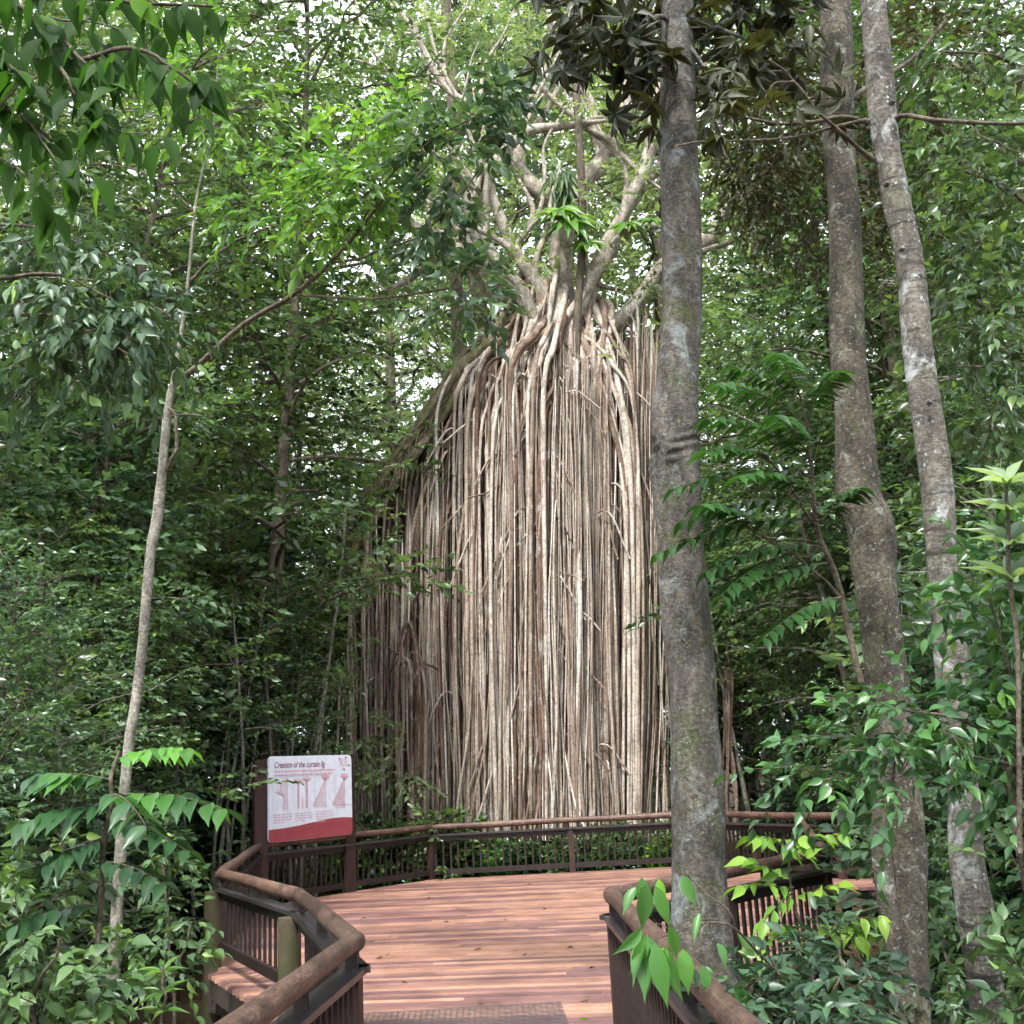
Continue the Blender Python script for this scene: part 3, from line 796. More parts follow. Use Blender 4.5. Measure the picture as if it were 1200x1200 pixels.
LIMBS = [
 ([(604, 410, 18), (588, 360, 17), (566, 320, 17), (553, 262, 15), (560, 222, 14), (590, 182, 14), (618, 155, 14), (668, 148, 9)], 25.8),
 ([(596, 405, 26), (572, 345, 30), (548, 305, 26), (528, 285, 22), (500, 272, 14)], 26.6),
 ([(655, 410, 18), (635, 340, 17), (604, 295, 15), (577, 236, 13), (566, 170, 10)], 25.5),
 ([(628, 405, 15), (612, 352, 15), (580, 322, 13), (556, 292, 11)], 25.3),
 ([(664, 405, 34), (660, 330, 30), (662, 262, 27), (680, 215, 25), (705, 188, 23), (728, 140, 20), (740, 60, 14), (748, -30, 11)], 26.3),
 ([(664, 245, 20), (636, 227, 22), (612, 200, 19), (604, 172, 15), (560, 130, 10), (520, 100, 8), (484, 40, 7)], 26.4),
 ([(674, 412, 20), (698, 318, 18), (728, 252, 17), (754, 192, 16), (768, 130, 14), (790, 40, 10)], 25.7),
 ([(716, 290, 15), (742, 238, 14), (778, 192, 12), (830, 130, 9), (860, 60, 7)], 26.8),
 ([(690, 415, 22), (725, 380, 22), (755, 342, 20), (780, 310, 18), (828, 280, 22), (852, 246, 18), (900, 215, 12), (960, 190, 8)], 26.6),
 ([(620, 82, 7), (674, 138, 7), (716, 172, 7), (748, 198, 6)], 25.9),
 ([(668, 148, 8), (720, 138, 7), (772, 138, 6)], 26.0),
 ([(560, 222, 8), (520, 160, 7), (505, 90, 6), (480, 20, 5)], 27.2),
 ([(705, 188, 12), (690, 120, 10), (650, 60, 8), (640, -20, 7)], 27.0),
 ([(640, 405, 10), (634, 350, 9), (628, 310, 8), (640, 262, 7)], 25.4),
 ([(650, 405, 12), (676, 352, 11), (690, 330, 9), (688, 290, 7)], 25.3),
 ([(528, 288, 12), (470, 330, 9), (420, 362, 7), (360, 385, 5)], 27.0),
 ([(640, 400, 16), (618, 350, 15), (590, 318, 14), (566, 280, 12), (570, 240, 9)], 25.2),
 ([(612, 400, 18), (596, 350, 18), (578, 330, 17), (552, 300, 15), (548, 262, 11)], 25.9),
 ([(660, 404, 18), (684, 345, 16), (712, 300, 13), (742, 270, 11), (775, 262, 8)], 25.4),
 ([(604, 172, 10), (640, 130, 8), (660, 90, 7), (668, 40, 6)], 26.8),
]
def limb_tube(m, pts, Y, rnd=None, sides=12, amp=.05, n=34, rough=.08, lumps=3, mat=0, thin=1.0):
    q = spline([(a, b, w) for a, b, w in pts], n)
    p = np.array([P(a, b, Y) for a, b, w in q])
    r = np.array([max(.6, w) * .5 * thin * pxm(a, b, Y) for a, b, w in q])
    m.tube(wob(p, amp), r, sides, rnd, mat, rough=rough, lumps=lumps)
    return p
for k in range(32):                                    # the finer limbs that fan out of the crown
    src = LIMBS[R.integers(0, 10)]; j = R.integers(2, len(src[0])); a_ = src[0][j]
    ang = R.uniform(-1.1, 1.1) + (.5 if a_[0] > 660 else -.5 if a_[0] < 600 else 0); L = R.uniform(130, 300)
    e = (a_[0] + L * math.sin(ang), a_[1] - L * math.cos(ang)); w_ = min(a_[2] * .6, 8)
    LIMBS.append(([(a_[0], a_[1], w_), (a_[0] + (e[0] - a_[0]) * .35 + R.normal(0, 14), a_[1] + (e[1] - a_[1]) * .35, w_ * .75), (a_[0] + (e[0] - a_[0]) * .7 + R.normal(0, 12), a_[1] + (e[1] - a_[1]) * .7, w_ * .5), (*e, 1.5)], src[1] + R.normal(0, .5)))
for pts, Y in LIMBS:
    if pts[-1][2] > 5: e = np.array(pts[-1][:2]); e = e + norm(e - np.array(pts[-2][:2])) * 70; pts = pts + [(e[0], e[1], 2.0)]
    m = MB(); limb_tube(m, pts, Y, thin=.96); keep(m.build('limb', B_LIMB), FIG)
lm, sm = MB(), MB()
def fig_leaves(specs):
    for px, py, Y, rx, ry, n_ in specs:
        c = P(px, py, Y); k = pxm(px, py, Y); v = rand_dir(n_, -1, 1) * (R.random(n_) ** .4)[:, None]
        base = c + v * [rx * k, 1.2, ry * k]
        leafy_twigs(lm, base, norm(v + .4 * rand_dir(n_)), .5 * R.uniform(.6, 1.3, n_), 8, .2, .42, .4, np.clip(R.normal(.5, .3, n_), 0, 1), stems=sm)
fig_leaves([(470, 40, 27.5, 70, 60, 130), (560, 30, 28, 70, 60, 120), (640, 60, 28, 60, 40, 80), (500, 150, 28, 50, 50, 70), (430, 120, 27.5, 50, 70, 90), (600, 120, 27.5, 40, 30, 36), (740, 40, 28, 60, 50, 80), (870, 60, 27.5, 60, 60, 90), (900, 160, 27.5, 50, 50, 60), (380, 380, 27.2, 40, 24, 34), (430, 350, 27.2, 30, 20, 20), (640, 320, 25.2, 22, 20, 10), (700, 420, 25.0, 16, 20, 8), (760, 340, 26, 18, 18, 8), (540, 415, 25.8, 20, 12, 7), (490, 500, 25.8, 24, 16, 9), (440, 560, 25.6, 26, 20, 14), (400, 640, 25.4, 20, 40, 22), (425, 520, 27, 30, 30, 22), (398, 740, 25.0, 22, 70, 40), (410, 850, 24.6, 30, 60, 46), (470, 905, 24.4, 34, 24, 22), (452, 640, 25, 14, 40, 7), (585, 385, 25.4, 16, 10, 5), (520, 270, 25.6, 40, 40, 40), (560, 190, 25.4, 36, 34, 34), (610, 250, 24.8, 30, 26, 16), (705, 235, 25.0, 34, 30, 22), (760, 180, 25.4, 36, 40, 36), (690, 130, 25.6, 40, 30, 30), (600, 330, 25, 24, 22, 12), (740, 320, 25.4, 26, 20, 14), (850, 300, 26, 26, 20, 20)])
keep(sm.build('twigs', B_LIMB), FIG); keep(lm.build('crown', L_LIGHT), FIG)
# hanging strings from the right-hand limb
m = MB()
for k in range(26):
    x = R.uniform(852, 892); y = 246 + R.uniform(-8, 4)
    add = [(x, y, 26.5), (x + R.normal(0, 1), y + 25, 26.5), (x + R.normal(0, 2), y + R.uniform(38, 62), 26.5)]
    m.tube(root_path(add, 8, .02), .012, 4, .7, cap=False)
for x, y0, y1 in ((446, 300, 400), (478, 318, 440), (484, 330, 420), (497, 290, 430), (514, 300, 400), (470, 340, 500), (560, 190, 260), (700, 330, 400), (722, 330, 420)):
    m.tube(root_path([(x, y0, 26.8), (x + 1, (y0 + y1) / 2, 26.8), (x, y1, 26.8)], 10, .03), .018, 4, .8, cap=False)
o = keep(m.build('root_strings', ROOT), FIG)

# ------------------------------------------------------------------ trunks in the foreground
def px_trunk(pts, Y, mat, n=60, sides=20, amp=.01, rough=.05, lumps=4):
    m = MB(); limb_tube(m, pts, Y, .5, sides, amp, n, rough, lumps)
    return m
def tree_root(name, label, cat, px, Y, group=None):
    return thing(name, label, cat, (GX(px, Y), Y, GZ), group)

def stem_paths(m, branches, sides=6):
    for pts in branches:                              # rows (px,py,Y,width)
        q = spline(pts, 16); p = np.array([P(a, b, c) for a, b, c, w in q]); r = np.array([w * .5 * pxm(a, b, c) for a, b, c, w in q])
        m.tube(wob(p, .012), r, sides, .5, rough=.1)

def clumps(lm, sm, specs):
    """leaf sprays at given places of a crown; rows: px,py,Y, rx,ry(px), depth, twigs, leaf length, twig length, options"""
    for s in specs:
        px, py, Y, rx, ry, dep, nt, ll, tl = s[:9]; o = s[9] if len(s) > 9 else {}
        c = P(px, py, Y); k = pxm(px, py, Y)
        v = rand_dir(nt, -1, 1) * (R.random(nt) ** (1 / 2.4))[:, None]
        base = c + np.stack([v[:, 0] * rx * k, v[:, 1] * dep, v[:, 2] * ry * k], 1)
        d = norm(v + .35 * rand_dir(nt)) + np.array(o.get('pull', (0, 0, -.1)))
        bias = o.get('rnd', .5)
        rn = np.clip(R.normal(bias, .25, nt), 0, 1)
        leafy_twigs(lm, base, d, tl * R.uniform(.6, 1.2, nt), o.get('n', 8), ll, o.get('lw', .42), o.get('droop', .35), rn, o.get('spread', .9), o.get('t', T_BIG), o.get('bend', .25), sm if o.get('stems', True) else None, o.get('upmix', .55), o.get('hang', 0))
        if sm is not None and o.get('limbs', 0):
            for i in R.choice(nt, min(nt, o['limbs']), replace=False):
                mid = (c + base[i]) / 2 + R.normal(0, .04, 3) * rx * k
                sm.tube(spline([c, mid, base[i]], 6), np.linspace(ll * .09, ll * .035, 6), 4, .5, cap=False)

# --- the big dark trunk beside the right railing
t1 = tree_root('rainforest_tree', 'big straight dark trunk with a knobbly scar standing by the right railing', 'tree', 830, 7.2)
m = MB()
pts = [(790, -120, 34), (793, 0, 36), (797, 100, 43), (801, 300, 46), (797, 430, 51), (792, 500, 56), (791, 530, 60), (792, 560, 55), (795, 620, 54), (802, 720, 55), (809, 800, 56), (814, 900, 61), (818, 1000, 66), (822, 1100, 72), (826, 1200, 82), (830, 1340, 105), (832, 1440, 150)]
pp = limb_tube(m, pts, 7.2, .5, 40, .008, 260, .03, 4)
V = m.v[0]                                              # knob and creases of the old scar, pushed out of the bark
c = P(768, 530, 7.08); dd = V - c; ax = np.stack([np.interp(V[:, 2], pp[:, 2], pp[:, k]) for k in range(2)], 1)
rad = norm(V[:, :2] - ax)
g = np.exp(-(dd[:, 0] / .13) ** 2 - (dd[:, 1] / .14) ** 2 - (dd[:, 2] / .13) ** 2)
k_ = np.exp(-((dd[:, 0] - .12) / .22) ** 2 - ((dd[:, 2] + .02 - .35 * dd[:, 0]) / .09) ** 2)
push = .075 * g + .016 * g * np.sin(dd[:, 2] * 75 + 6 * dd[:, 0]) - .02 * k_ * (.5 + .5 * np.sin(dd[:, 2] * 95 - 22 * dd[:, 0]))
V[:, :2] += rad * push[:, None]
keep(m.build('trunk', B_DARK), t1)
lm, sm = MB(), MB()
stem_paths(sm, [[(795, 30, 7.2, 8), (770, 20, 7.0, 6), (720, 40, 6.8, 4), (660, 60, 6.7, 3)], [(797, 20, 7.2, 8), (840, 30, 7, 5), (900, 60, 6.9, 3)], [(796, 60, 7.2, 6), (760, 100, 6.9, 4), (735, 150, 6.8, 2)], [(798, 40, 7.2, 6), (830, 90, 7, 3), (845, 170, 6.9, 2)], [(790, 0, 7.2, 6), (700, -10, 6.9, 4), (640, 10, 6.8, 3)]])
def whorls(lm, sm, specs):
    for px, py, Y, rx, ry, dep, nw, ll, lw, rnd in specs:
        for k in range(nw):
            a_, b_ = px + R.uniform(-rx, rx), py + R.uniform(-ry, ry); Y_ = Y + R.uniform(-dep, dep)
            if 762 < a_ < 830: Y_ = 7.5 + abs(Y_ - 6.9) if R.random() < .8 else Y_
            q = P(a_, b_, Y_)
            ax = norm(np.array([R.normal(0, .5), R.normal(0, .5), R.uniform(-.2, 1)]))
            rosette(lm, q, ax, R.integers(5, 9), ll, lw, R.uniform(-1.2, .1), rnd)
            sm.tube([q - ax * ll * 1.0 + R.normal(0, .03, 3), q], [.006, .004], 4, .5, cap=False)
whorls(lm, sm, [(700, 30, 6.9, 70, 40, .5, 34, .19, .30, .35), (770, 55, 6.8, 50, 50, .4, 26, .19, .30, .3), (660, 60, 6.8, 35, 40, .4, 10, .18, .30, .4), (740, 110, 6.8, 24, 40, .3, 9, .18, .30, .3), (860, 40, 7.0, 60, 45, .5, 26, .18, .31, .4), (920, 60, 7.0, 50, 50, .4, 14, .18, .31, .45), (845, 110, 6.9, 26, 30, .3, 7, .17, .31, .4), (960, 110, 7.2, 40, 40, .3, 6, .17, .31, .5), (800, -20, 7, 180, 30, .6, 30, .2, .33, .3)])
sp_ = keep(sm.build('branches', B_DARK), t1); keep(lm.build('crown', L_OLIVE), t1)

# --- speckled trunk and pale ringed trunk at right
t2 = tree_root('rainforest_tree', 'speckled brown trunk left of the pale leaning trunk at right', 'tree', 1065, 7.6)
m = MB()
limb_tube(m, [(978, -120, 34), (979, 0, 35), (984, 150, 36), (992, 300, 38), (997, 450, 42), (1006, 560, 47), (1018, 620, 54), (1026, 680, 49), (1036, 800, 50), (1048, 900, 50), (1058, 1000, 50), (1064, 1100, 48), (1068, 1200, 48), (1074, 1330, 80), (1078, 1420, 120)], 7.6, .5, 24, .006, 110, .06, 5)
limb_tube(m, [(1040, 880, 16), (1032, 960, 20), (1036, 1040, 24), (1052, 1120, 26), (1062, 1250, 30)], 7.45, .4, 12, .005, 30, .06, 3)
keep(m.build('trunk', B_SPECK), t2)
lm, sm = MB(), MB()
stem_paths(sm, [[(980, 10, 7.6, 10), (930, -30, 7.8, 7), (880, 60, 8.2, 4), (860, 140, 8.4, 3)], [(985, 60, 7.6, 8), (940, 150, 8.3, 5), (900, 200, 8.6, 3)], [(988, 120, 7.6, 7), (1080, 60, 8.4, 5), (1120, 0, 8.8, 3)]])
clumps(lm, sm, [(905, 140, 8.8, 75, 80, .8, 260, .075, .35, dict(rnd=.55, n=9, lw=.45, droop=.5)), (880, 215, 8.8, 30, 35, .5, 70, .07, .3, dict(rnd=.6, n=9)), (960, 240, 9.2, 80, 70, .6, 150, .07, .3, dict(rnd=.5, n=9)), (1060, 300, 9.2, 60, 120, .6, 120, .07, .3, dict(rnd=.45, n=9)), (1090, 60, 8.8, 60, 70, .6, 80, .10, .35, dict(rnd=.4, n=8))])
keep(sm.build('branches', B_BROWN), t2); keep(lm.build('crown', L_OLIVE), t2)

t3 = tree_root('rainforest_tree', 'pale grey leaning trunk with white lichen bands at far right', 'tree', 1165, 6.6)
m = MB()
limb_tube(m, [(1008, -110, 28), (1022, 0, 29), (1037, 150, 31), (1048, 220, 31), (1064, 300, 32), (1082, 450, 34), (1102, 600, 35), (1112, 750, 36), (1126, 900, 36), (1134, 1000, 39), (1148, 1100, 41), (1163, 1200, 42), (1180, 1330, 64), (1188, 1420, 95)], 6.6, .5, 22, .006, 120, .05, 5)
for yy in (118, 214, 290, 470):           # branch scars
    x = float(np.interp(yy, [0, 150, 300, 450, 600, 750], [1022, 1037, 1064, 1082, 1102, 1112])); q = P(x + R.uniform(-9, 13), yy, 6.43)
    m.tube([q + [0, .03, 0], q - [0, .012, 0]], [.022, .012], 8, .2, rough=.2)
keep(m.build('trunk', B_PALE), t3)
lm, sm = MB(), MB()
stem_paths(sm, [[(1024, 188, 6.6, 7), (1000, 168, 6.5, 5), (960, 130, 6.3, 4), (930, 95, 6.2, 3), (900, 70, 6.1, 2)], [(1020, 142, 6.6, 6), (990, 138, 6.5, 5), (920, 145, 6.3, 4), (840, 130, 6.1, 2)], [(1015, 140, 6.5, 4), (930, 160, 6.3, 3), (850, 165, 6.1, 3), (790, 172, 6.0, 2)], [(1050, 142, 6.6, 8), (1062, 136, 6.5, 6), (1120, 142, 6.3, 5), (1200, 144, 6.2, 4), (1280, 140, 6.2, 3)], [(930, 95, 6.2, 3), (905, 100, 6.1, 2), (890, 140, 6.1, 2), (905, 110, 6, 2)], [(1140, 143, 6.3, 3), (1160, 165, 6.2, 2), (1200, 180, 6.2, 2)]])
whorls(lm, sm, [(880, 90, 6.2, 60, 40, .3, 9, .17, .33, .55), (820, 150, 6.1, 40, 30, .2, 4, .16, .33, .5), (1230, 120, 6.2, 40, 40, .3, 6, .16, .33, .7)])
keep(sm.build('branches', B_BROWN), t3); keep(lm.build('crown', L_OLIVE), t3)

# --- slim pale tree at left with its long slanting branch
t4 = tree_root('slim_tree', 'slim pale sapling trunk rising at the left with one long slanting branch', 'tree', 130, 10)
m = MB()
limb_tube(m, [(122, 1290, 24), (127, 1200, 20), (138, 1050, 18), (150, 900, 16), (165, 790, 15), (178, 650, 15), (186, 600, 17), (188, 560, 14), (196, 470, 12), (203, 440, 8), (214, 380, 6), (222, 330, 5), (232, 230, 4), (250, 150, 3), (256, 60, 2)], 10, .5, 14, .015, 80, .08, 4, thin=.78)
keep(m.build('trunk', B_SLIM), t4)
sm, lm = MB(), MB()
stem_paths(sm, [[(203, 452, 10, 8), (240, 420, 9.8, 7), (290, 378, 9.5, 6), (345, 345, 9.2, 6), (385, 308, 9, 5), (420, 270, 8.8, 4), (450, 232, 8.6, 3)], [(385, 308, 9, 4), (430, 300, 8.8, 3), (500, 270, 8.6, 2), (560, 200, 8.5, 2)], [(420, 270, 8.8, 3), (470, 190, 8.6, 2), (570, 130, 8.5, 2)], [(345, 345, 9.2, 3), (430, 350, 8.9, 3), (540, 340, 8.7, 2), (560, 380, 8.6, 2)],
 [(196, 475, 10, 4), (207, 490, 9.9, 4), (209, 515, 9.9, 4), (202, 535, 9.9, 4), (194, 552, 10, 4)], [(222, 330, 10, 4), (280, 280, 9.9, 3), (340, 262, 9.8, 2)], [(232, 250, 10, 3), (160, 200, 9.9, 2), (60, 190, 9.8, 2)], [(214, 380, 10, 4), (120, 330, 9.8, 3), (10, 326, 9.5, 2)]])
clumps(lm, sm, [
 (420, 210, 8.7, 55, 50, .35, 46, .14, .35, dict(rnd=.75, n=7, lw=.45)), (380, 255, 8.9, 45, 45, .35, 36, .14, .35, dict(rnd=.75, n=7, lw=.45)), (470, 150, 8.7, 40, 35, .3, 28, .14, .34, dict(rnd=.7, n=7, lw=.45)),
 (345, 190, 9.2, 40, 40, .35, 30, .13, .35, dict(rnd=.7, n=7, lw=.45)),
 (290, 240, 9.8, 60, 60, .5, 44, .12, .35, dict(rnd=.55, n=7)), (250, 110, 9.9, 80, 70, .6, 70, .12, .35, dict(rnd=.7, n=7))])
keep(lm.build('crown', L_BRIGHT), t4)
lm = MB()
clumps(lm, sm, [(530, 170, 8.5, 50, 55, .3, 40, .14, .34, dict(rnd=.4, n=7, lw=.48)), (585, 125, 8.5, 32, 32, .25, 22, .14, .3, dict(rnd=.4, n=7, lw=.48)), (505, 250, 8.6, 38, 45, .3, 30, .13, .3, dict(rnd=.45, n=7, lw=.48)), (545, 345, 8.6, 36, 45, .3, 30, .13, .3, dict(rnd=.45, n=7, lw=.48)), (575, 95, 8.5, 30, 20, .2, 10, .13, .3, dict(rnd=.4, n=7, lw=.48)), (480, 330, 8.9, 40, 20, .3, 10, .11, .3, dict(rnd=.5, n=6))])
keep(lm.build('dark_sprays', L_DARK), t4); keep(sm.build('branches', B_BROWN), t4)

t7 = tree_root('rainforest_tree', 'straight dark trunk crossing the top of the photo left of the fig limbs', 'tree', 560, 31)
m = MB(); limb_tube(m, [(518, -90, 12), (522, 0, 13), (527, 60, 14), (530, 125, 14), (533, 260, 15), (540, 500, 16), (548, 800, 20), (552, 985, 26)], 31, .5, 10, .02, 40, .08, 2)
keep(m.build('trunk', B_BROWN), t7)
# --- thin dark sapling in front of the fig crown with leaf rosettes
t5 = tree_root('umbrella_sapling', 'thin dark sapling with star-shaped leaf rosettes growing up out of the fig crown', 'sapling', 690, 25.2); t5.location = tuple(P(676, 412, 25.3))
m = MB(); limb_tube(m, [(666, 40, 6), (674, 95, 9), (680, 190, 9), (683, 250, 9), (680, 330, 9), (676, 380, 10), (674, 425, 12)], 25.2, .5, 8, .01, 30, .1, 2)
keep(m.build('trunk', B_BROWN), t5)
lm = MB()
for px, py, ll in ((668, 258, .85), (735, 262, .58), (655, 246, .7), (690, 285, .55), (760, 258, .42)):
    for k in range(2): rosette(lm, P(px + R.uniform(-3, 3), py, 24.9), np.array([R.normal(0, .2), -.6, .8]), 9, ll, .26, -.1, .55)
keep(lm.build('rosettes', L_BRIGHT), t5)
t6 = tree_root('epiphyte_fern', 'green strap-leaved epiphyte perched in the fork of the fig limbs', 'fern', 655, 25.6); t6.location = tuple(P(656, 232, 25.6))
lm = MB()
for k in range(60):
    q = P(656 + R.uniform(-12, 12), 205 + R.uniform(-6, 22), 25.5); d_ = np.array([R.normal(0, .35), R.normal(-.2, .3), -1])
    put_leaves(lm, q[None], d_[None], np.array([[0, -1., .2]]), R.uniform(.5, .95), .1, R.random(), T_BIG)
keep(lm.build('fronds', L_LIGHT), t6)

# ------------------------------------------------------------------ near sprays
def spray_thing(name, label, cat, px, Y, lm, lmat, sm, smat=B_BROWN, group=None, lname='leaves', sname='stems'):
    t = thing(name, label, cat, (GX(px, Y), Y, GZ), group)
    keep(sm.build(sname, smat), t); keep(lm.build(lname, lmat), t)
    return t
def hang_leaves(lm, sm, path, n, ll, lw, rnd, droop=1.0, tmpl=T_BIG, jit=.02):
    q = spline(path, n); p = np.array([P(*r) for r in q]) + R.normal(0, jit, (n, 3))
    sgn = np.where(np.arange(n) % 2 == 0, 1, -1.)
    d = np.stack([sgn * R.uniform(.3, .8, n), R.normal(0, .35, n), -droop * R.uniform(.5, 1.3, n)], 1)
    up = np.stack([R.normal(0, .3, n) + .3 * sgn, -.8 + R.normal(0, .3, n), .6 + R.normal(0, .2, n)], 1)
    L = ll * R.uniform(.65, 1.15, n)
    put_leaves(lm, p, d, up, L, L * lw, np.clip(R.normal(rnd, .2, n), 0, 1), tmpl)

# top left overhanging branch with large leaves
lm, sm = MB(), MB()
P0 = [[(-120, -120, 4.2), (40, 20, 4.0), (95, 70, 3.9), (150, 102, 3.9)], [(-40, -40, 4.0), (60, -10, 3.9), (150, 0, 3.9), (250, 8, 4.0)], [(40, 20, 4.0), (80, 90, 3.9), (120, 160, 3.9)], [(95, 70, 3.9), (160, 60, 3.8), (215, 85, 3.8), (245, 110, 3.8)], [(-60, 30, 4), (0, 60, 3.9), (40, 110, 3.9)], [(-80, 90, 4.1), (0, 120, 4), (60, 165, 4)]]
for q in P0:
    stem_paths(sm, [[(a, b, c, 6 - i) for i, (a, b, c) in enumerate(q)]])
    hang_leaves(lm, sm, q, 24, .18, .46, .5, 1.0)
for q in ([(90, 110, 3.9), (130, 150, 3.9), (190, 160, 3.8)], [(20, 130, 4.0), (70, 190, 3.9), (120, 215, 3.9)], [(-30, 60, 4.2), (60, 70, 4.1), (140, 60, 4.0)], [(60, 20, 4.3), (120, 30, 4.2), (200, 50, 4.2)], [(-20, 170, 4.1), (30, 210, 4.0), (60, 250, 4.0)], [(120, -20, 4.2), (200, 10, 4.1), (280, 20, 4.1)], [(-30, 20, 4.3), (50, 50, 4.2), (110, 90, 4.2)], [(150, 60, 4.2), (200, 90, 4.1), (230, 140, 4.1)], [(-30, 110, 4.3), (30, 150, 4.2), (80, 160, 4.2)]):
    stem_paths(sm, [[(a, b, c, 3 - i) for i, (a, b, c) in enumerate(q)]]); hang_leaves(lm, sm, q, 12, .185, .42, .5, 1.3)
spray_thing('overhanging_branch', 'close overhanging branch with large drooping leaves in the upper left corner', 'branch', -250, 4.1, lm, leaf_mat('leaf_near_top', [(0, (.03, .07, .015)), (.5, (.05, .12, .02)), (.85, (.08, .19, .025)), (1, (.2, .38, .04))], .6, rough=.6, spec=.2), sm)

# dark drooping sprays, left edge middle
lm, sm = MB(), MB()
stem_paths(sm, [[(-80, 320, 6.5, 6), (0, 325, 6.4, 5), (70, 322, 6.3, 4), (130, 350, 6.2, 2)], [(-60, 380, 6.6, 5), (60, 370, 6.4, 4), (160, 420, 6.3, 2)], [(-60, 260, 6.6, 4), (60, 270, 6.5, 3), (120, 300, 6.4, 2)]])
clumps(lm, sm, [(60, 350, 6.4, 80, 50, .4, 55, .12, .34, dict(rnd=.4, n=8, lw=.44, droop=1.0)), (150, 380, 6.4, 70, 50, .4, 55, .12, .34, dict(rnd=.45, n=8, lw=.44, droop=1.1)), (60, 430, 6.5, 80, 40, .4, 40, .12, .3, dict(rnd=.4, n=8, lw=.44, droop=1.1)), (40, 250, 6.5, 70, 50, .4, 30, .11, .3, dict(rnd=.5, n=8, lw=.36, droop=.8))])
spray_thing('overhanging_branch', 'dark drooping narrow-leaved branch reaching in from the left edge', 'branch', -250, 6.5, lm, L_DEEP, sm)

# left sapling with big compound leaves
lm, sm = MB(), MB()
stem_paths(sm, [[(100, 1230, 6, 8), (112, 1080, 6, 7), (128, 960, 6, 6), (140, 880, 6, 4)]])
def pf(px, py, Y, px2, py2, Y2, pairs, ll, lw, rnd, droop=.25, hang=.4):
    a, b = P(px, py, Y), P(px2, py2, Y2); L = np.linalg.norm(b - a); e = (b - a) / L; e[2] += droop * .8
    pinnate(lm, sm, a, e, L, pairs, ll, lw, rnd, droop, hang)
pf(128, 935, 6, 262, 940, 5.8, 8, .19, .46, .6); pf(132, 915, 6, 40, 905, 5.9, 7, .19, .46, .5); pf(138, 890, 6, 222, 872, 5.9, 7, .17, .48, .75); pf(130, 945, 6, 30, 960, 5.8, 7, .19, .46, .3); pf(124, 960, 6, 215, 990, 5.8, 6, .16, .40, .3); pf(128, 930, 6, 170, 960, 5.5, 5, .17, .40, .35); pf(122, 985, 6, 60, 1010, 5.8, 6, .17, .40, .2); pf(116, 1010, 6, 190, 1030, 5.8, 6, .16, .4, .2); pf(112, 1060, 6, 20, 1080, 5.8, 6, .17, .4, .25)
spray_thing('broadleaf_sapling', 'left foreground sapling with big glossy drooping compound leaves', 'sapling', 105, 6, lm, leaf_mat('leaf_left_sapling', [(0, (.02, .05, .026)), (.5, (.035, .095, .03)), (.75, (.08, .22, .03)), (1, (.2, .42, .05))], .38, rough=.34, spec=.5), sm)

# bright drooping leaves before the right railing
lm, sm = MB(), MB()
stem_paths(sm, [[(1020, 1230, 5.6, 5), (930, 1160, 5.3, 4), (862, 1091, 5.0, 3), (830, 1081, 4.9, 2), (790, 1094, 4.85, 2), (770, 1100, 4.8, 1)], [(862, 1091, 5, 2), (845, 1060, 4.95, 2), (812, 1030, 4.9, 2), (804, 1020, 4.9, 1)], [(830, 1081, 4.9, 2), (820, 1100, 4.85, 2), (812, 1120, 4.8, 1)], [(790, 1094, 4.85, 1.5), (762, 1070, 4.8, 1), (752, 1040, 4.8, 1)]])
hand = [(752, 1028, .0, -1, .155, .42, .35), (758, 1035, -.2, -1, .20, .4, .3), (768, 1038, .35, -1, .17, .4, .45), (758, 1094, -.55, -.9, .17, .42, .45), (762, 1098, -.1, -1, .2, .42, .5), (768, 1105, .1, -1, .24, .4, .4), (780, 1108, .2, -1, .22, .36, .35), (784, 1085, .3, -1, .15, .42, .5), (800, 1026, .35, -.9, .13, .5, .35), (800, 1112, .05, -1, .17, .5, .55), (822, 1130, .2, -1, .13, .45, .4), (752, 1088, -.9, -.6, .15, .42, .45), (760, 1150 - 40, -.35, -1, .2, .42, .3), (866, 1150, .02, -1, .16, .36, .35), (840, 1105, .3, -.6, .10, .6, .3), (756, 1100, -.7, -1, .18, .4, .4), (772, 1030, .1, -.6, .10, .5, .8), (776, 1110, .3, -.9, .12, .5, .85), (820, 1070, -.3, -.5, .12, .3, .35), (745, 1040, -.8, -.8, .12, .45, .4)]
for x, y, dx, dz, L, w, rn in hand:
    put_leaves(lm, P(x, y, 4.8 + R.normal(0, .05))[None], np.array([[dx * .8, R.normal(-.15, .2), dz]]), np.array([[R.normal(0, .55), -1, .35]]), L * 1.05, L * w * .86, rn, T_BIG)
spray_thing('broadleaf_sapling', 'bent sapling twig with large hanging bright leaves over the right handrail', 'sapling', 1000, 5.6, lm, leaf_mat('leaf_rail', [(0, (.035, .10, .03)), (.5, (.075, .20, .04)), (1, (.2, .42, .04))], .4, rough=.4), sm)

